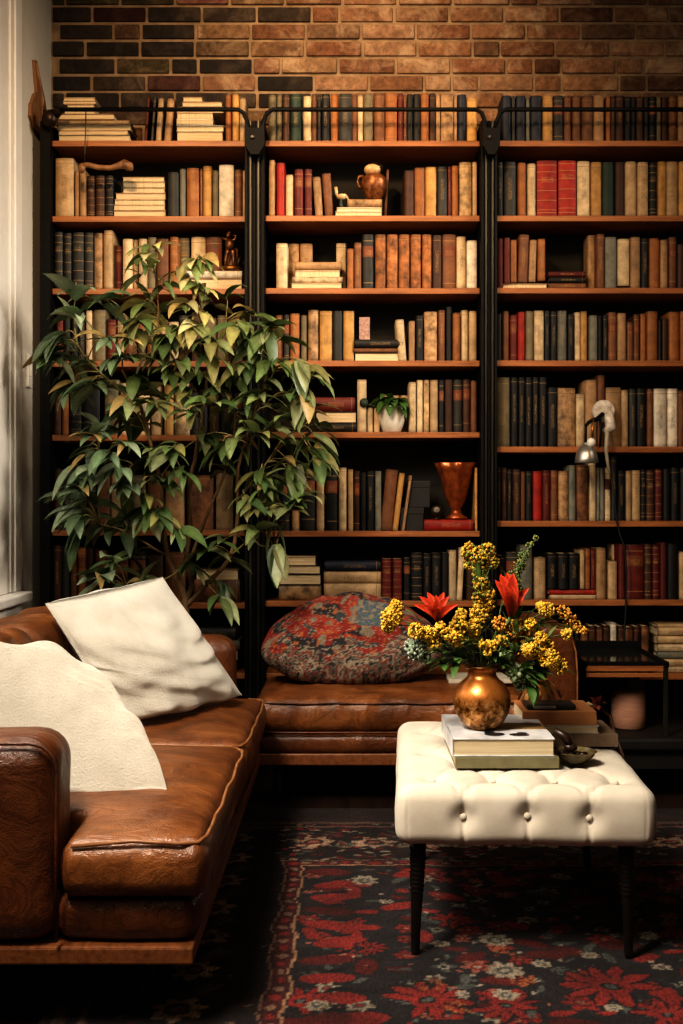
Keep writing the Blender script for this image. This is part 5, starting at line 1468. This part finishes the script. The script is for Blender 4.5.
# ================================================================ BOUQUET
rf = random.Random(11)
def bp(px, py, dy=0.0): return at(px, py, VY + dy)
def stem_path(end, bow=.02):
    a = MOUTH + Vector((max(-.018, min(.018, (end.x - VX) * .15)), max(-.018, min(.018, (end.y - VY) * .2)), -.05))
    b_ = MOUTH + Vector((max(-.024, min(.024, (end.x - VX) * .25)), max(-.02, min(.02, (end.y - VY) * .3)), .012))
    mid = b_.lerp(end, .5) + Vector((-(end.x - VX) * .10, 0, bow))
    return [a, b_, b_.lerp(mid, .6), mid, mid.lerp(end, .6), end]
NF = [0]
def blossoms(mb, c, r, n, cols, br=(.0035, .006), sq=(1, 1, 1)):
    for _ in range(n):
        v = Vector((rf.gauss(0, 1), rf.gauss(0, 1), rf.gauss(0, 1))).normalized() * (r * rf.uniform(.35, 1) ** .5)
        c_ = rf.choice(cols); k = rf.uniform(.75, 1.2)
        mb.ball(Vector(c) + Vector((v.x * sq[0], v.y * sq[1], v.z * sq[2])), rf.uniform(*br), 0 if rf.random() < .35 else 1, col=tuple(min(1, q * k) for q in c_))
YEL = [(.80, .52, .05), (.86, .62, .10), (.70, .40, .03), (.78, .50, .08)]
ORY = [(.66, .32, .04), (.74, .44, .05), (.48, .16, .03), (.64, .36, .06)]
GRY = [(.36, .34, .06), (.50, .38, .05), (.24, .28, .06), (.58, .36, .04)]
def flower_stem(kind, spots, cols, label, group, dy=0.0, br=(.0028, .005), dens=1.6):
    """spots: (px, py, radius in px)"""
    c0 = [bp(a, b_, dy + rf.uniform(-.02, .02)) for a, b_, _ in spots]
    main = c0[0]; path = stem_path(main)
    t = thing(kind, tuple(path[0]), label, 'flower', group)
    m = MB(); m.tube(path, [.003, .003, .0028, .0026, .0024, .002], 6)
    for c in c0[1:]: m.tube([path[3].lerp(main, .3), path[3].lerp(c, .6) + Vector((0, 0, .01)), c], [.002, .0018, .0015], 5)
    for c, (a, b_, r) in zip(c0, spots):
        R_ = r / (F / (VY + dy))
        for _ in range(7):
            v = Vector((rf.uniform(-1, 1), rf.uniform(-1, 1), rf.uniform(-.2, 1))).normalized() * R_ * .8
            m.tube([c - Vector((0, 0, R_ * .8)), c + v * .4, c + v], [.0014, .001, .0008], 4)
    part('stem', m, M_GSTEM, t, True)
    m = MB()
    for c, (a, b_, r) in zip(c0, spots):
        R_ = r / (F / (VY + dy)); blossoms(m, c, R_, int((26 + r * r * .85) * dens), cols, br)
    part('blossoms', m, M_PETAL, t, True)
    m = MB()
    for k in range(4):
        q = path[2].lerp(path[4], rf.uniform(.3, 1)); leaf(m, q, Vector((rf.uniform(-1, 1), rf.uniform(-1, .2), rf.uniform(.3, 1.0))), rf.uniform(.04, .07), .016, .6, rf.choice([(.10, .16, .04), (.16, .22, .08)]))
    part('foliage', m, M_LEAF, t, True)
    return t
FL = 'flowers in the copper vase'
flower_stem('yellow_flower', [(392, 617, 11), (396, 606, 7), (388, 626, 7)], YEL, 'yellow flower head at the far left of the bouquet', FL, -.02)
flower_stem('yellow_flower', [(428, 634, 8), (416, 631, 8), (440, 629, 7), (448, 634, 7), (434, 642, 8)], YEL, 'wide yellow cluster just below the left red flower', FL, -.06)
flower_stem('yellow_flower', [(459, 626, 10), (458, 640, 9), (461, 614, 6)], YEL, 'yellow cluster right of the left red flower', FL, -.02)
flower_stem('yellow_flower', [(480, 613, 11), (473, 628, 9), (487, 604, 8), (476, 641, 7)], YEL, 'tall yellow cluster at the centre, below the orange plume', FL, .02)
flower_stem('yellow_flower', [(459, 641, 6), (455, 636, 4)], YEL, 'small yellow tuft low at left centre of the bouquet', FL, -.09)
flower_stem('yellow_flower', [(493, 645, 6), (484, 644, 5), (502, 640, 6), (488, 652, 4)], YEL, 'loose yellow sprays hanging in front, above the vase mouth', FL, -.09, dens=.8)
flower_stem('orange_flower', [(508, 637, 10), (500, 624, 8), (517, 628, 9), (520, 648, 8), (512, 655, 7), (524, 636, 8)], ORY, 'rust orange cluster below the right red flower', FL, 0)
flower_stem('yellow_flower', [(536, 650, 9), (528, 650, 7), (546, 646, 8), (541, 638, 7), (552, 658, 9), (560, 666, 8), (545, 660, 7)], YEL, 'large golden cluster drooping at lower right of the bouquet', FL, -.05)
flower_stem('yellow_flower', [(547, 610, 8), (541, 606, 5)], YEL, 'yellow head standing alone at upper right of the bouquet', FL, 0)
flower_stem('yellow_flower', [(531, 624, 6)], YEL, 'small yellow button head right of the right red flower', FL, -.04)
flower_stem('yellow_flower', [(567, 634, 6)], YEL, 'single round yellow head at the far right, low on the bouquet', FL, -.03)
flower_stem('orange_flower', [(563, 612, 7), (571, 618, 6), (578, 627, 6), (568, 623, 5), (584, 631, 4)], ORY, 'speckled orange spray at the far right edge of the bouquet', FL, .02, (.003, .005), .7)
flower_stem('orange_plume', [(478, 556, 10), (470, 551, 9), (487, 552, 9), (492, 562, 7), (480, 568, 10), (470, 564, 7), (482, 583, 9), (489, 594, 7), (479, 597, 7)], ORY[:2] + GRY, 'tall orange green plume rising highest left of the centre', FL, .03, (.003, .0055))
flower_stem('green_plume', [(520, 566, 7), (514, 578, 8), (524, 555, 6), (530, 545, 4), (508, 588, 7), (536, 538, 3), (519, 590, 6)], [(.16, .20, .06), (.24, .26, .09), (.34, .32, .08), (.12, .16, .06)], 'feathery green plume at the top right of the bouquet', FL, .05, (.0025, .0045), .8)
flower_stem('green_plume', [(506, 660, 9), (515, 672, 9), (530, 678, 9), (540, 672, 8), (520, 685, 6)], [(.32, .40, .22), (.22, .30, .14), (.40, .46, .30)], 'pale green bushy sprig low at the right of the vase', FL, -.03, (.004, .008), .9)
flower_stem('green_plume', [(415, 652, 9), (424, 657, 7), (410, 645, 6), (420, 644, 7)], [(.34, .40, .30), (.24, .30, .20), (.42, .46, .36)], 'pale grey green frilly sprig at the lower left of the bouquet', FL, -.05, (.004, .007), .7)
def red_flower(base, tips, label, dy):
    bq = bp(*base, dy); path = stem_path(bq, .0)
    t = thing('red_flower', tuple(path[0]), label, 'flower', FL)
    m = MB(); m.tube(path, [.004, .0038, .0036, .0035, .004, .0055], 8); part('stem', m, M_GSTEM, t, True)
    for i, (px, py, ddy) in enumerate(tips):
        tp = bp(px, py, dy + ddy); d = tp - bq; Ln = d.length
        m = MB(); mid_out = Vector((-d.x * .45, ddy * .6 - .004, d.length * .12))
        side = d.cross(Vector((0, -1, 0))).normalized(); nn_ = side.cross(d).normalized()
        k = 8; vs = []; cs = []
        for j in range(k + 1):
            u = j / k; q = bq + d * u + mid_out * math.sin(PI * u) * .5
            w = Ln * .14 * (math.sin(PI * min(1, .1 + u * .9)) ** .7) if j < k else .0005
            dr = .55 + .6 * u
            c_ = (.72 * dr, .05 + .05 * u, .02)
            vs += [q - side * w + nn_ * w * .45, q, q + side * w + nn_ * w * .45]; cs += [c_, (.45 * dr, .03, .012), c_]
        m.v = [tuple(v) for v in vs]; m.c = cs
        for j in range(k):
            for e in (0, 1): m.f.append((j * 3 + e, j * 3 + e + 1, j * 3 + e + 4, j * 3 + e + 3)); m.mi.append(0)
        part('petal', m, M_PETAL, t, True)
    m = MB()
    for k in range(6): 
        a = k * 1.05; m.tube([bq, bq + Vector((math.cos(a) * .008, math.sin(a) * .008, .05))], [.001, .0012], 4, col=(.5, .2, .03)); m.ball(bq + Vector((math.cos(a) * .008, math.sin(a) * .008, .052)), .0025, 1, col=(.6, .3, .05))
    part('stamen', m, M_PETAL, t, True)
red_flower((437, 620), [(413, 604, -.02), (419, 596, .0), (427, 592, .02), (436, 595, -.03), (444, 592, .02), (449, 596, 0), (458, 604, -.02), (452, 607, -.05), (424, 607, -.06), (438, 606, -.06)], 'wide open scarlet flower at the left of the bouquet', -.03)
red_flower((511, 616), [(495, 580, -.02), (500, 574, .01), (507, 572, .02), (513, 573, -.02), (516, 580, .02), (529, 588, 0), (503, 584, -.05), (512, 586, -.05), (524, 596, -.03)], 'upright scarlet flower at the right of the bouquet', -.03)
# greenery
def green_sprig(spots, label, dy, L_=.07, col=((.08, .15, .04), (.14, .22, .07))):
    c0 = [bp(a, b_, dy) for a, b_ in spots]; path = stem_path(c0[0], 0)
    t = thing('leafy_sprig', tuple(path[0]), label, 'sprig', FL)
    m = MB(); m.tube(path, .0026, 6)
    for c in c0[1:]: m.tube([path[2], path[2].lerp(c, .6) + Vector((0, 0, .012)), c], .0018, 5)
    part('stem', m, M_GSTEM, t, True)
    m = MB()
    for c in c0:
        for k in range(7):
            d = (c - MOUTH).normalized() * .6 + Vector((rf.uniform(-.8, .8), rf.uniform(-.9, .3), rf.uniform(-.15, .7)))
            leaf(m, c.lerp(path[2], rf.uniform(0, .6)), d, L_ * rf.uniform(.7, 1.2), L_ * .36, rf.uniform(.4, 1.1), rf.choice(col), fold=.3)
    part('foliage', m, M_LEAF, t, True)
green_sprig([(452, 655), (440, 664), (462, 662)], 'dark green leafy sprig bending left over the vase', -.03)
green_sprig([(500, 662), (490, 655)], 'dark green leafy sprig standing upright at the vase mouth', -.05)
green_sprig([(536, 686), (528, 672), (545, 664)], 'broad green leaves hanging low at the right of the vase', -.02, .085)
green_sprig([(470, 650), (446, 645)], 'narrow green leaves behind the left yellow clusters', .04)
green_sprig([(532, 632), (520, 612)], 'green leaves between the right red flower and the yellow heads', .05)
flush_books(290)

# ================================================================ LIGHT
def area(name, loc, target, size, energy, color, sy=None, spread=None):
    d = bpy.data.lights.new(name, 'AREA'); d.energy = energy; d.color = color; d.size = size
    if sy: d.shape = 'RECTANGLE'; d.size_y = sy
    if spread: d.spread = spread
    o = bpy.data.objects.new(name, d); COL.objects.link(o); o.location = loc
    o.rotation_euler = (Vector(target) - Vector(loc)).to_track_quat('-Z', 'Y').to_euler()
    return o
# daylight through the window
area('window_daylight', (WX + .03, 3.4, 2.2), (.4, 3.6, .8), 2.2, 40, (1, .92, .80), 2.2)
area('window_daylight', (WX + .05, 1.65, 3.2), (.0, 3.6, .4), 1.2, 68, (1, .90, .77), 1.2, math.radians(80))
# warm ceiling spots over the room, aimed at the books
def spot(name, loc, target, energy, color, angle, blend=.8, r=.08):
    d = bpy.data.lights.new(name, 'SPOT'); d.energy = energy; d.color = color
    d.spot_size = math.radians(angle); d.spot_blend = blend; d.shadow_soft_size = r
    o = bpy.data.objects.new(name, d); COL.objects.link(o); o.location = loc
    o.rotation_euler = (Vector(target) - Vector(loc)).to_track_quat('-Z', 'Y').to_euler()
    return o
spot('ceiling_spot', (-.75, 2.6, 3.6), (-.35, 5.5, 2.55), 290, (1, .67, .38), 62, 1.0, .10)
spot('ceiling_spot', (.9, 2.2, 3.5), (.9, 5.5, 1.9), 130, (1, .68, .40), 66, 1.0, .12)
spot('brick_fill_spot', (-.1, 4.2, 4.1), (.05, 5.65, 3.2), 95, (1, .70, .42), 75, 1.0, .05)  # unseen spot added to brighten the middle of the brick wall
area('room_fill', (.2, -.2, 3.3), (.3, 4.2, .4), 1.6, 15, (1, .82, .62))
area('room_fill', (2.6, 3.6, 3.3), (-1.4, 5.2, 1.6), 1.0, 15, (1, .92, .80), None, math.radians(50))
w_ = bpy.data.worlds.new('world'); bpy.context.scene.world = w_; w_.use_nodes = True
bg = w_.node_tree.nodes['Background']; bg.inputs[0].default_value = (1, .82, .62, 1); bg.inputs[1].default_value = .03
vs_ = bpy.context.scene.view_settings
vs_.view_transform = 'Standard'; vs_.look = 'High Contrast'; vs_.exposure = -0.1
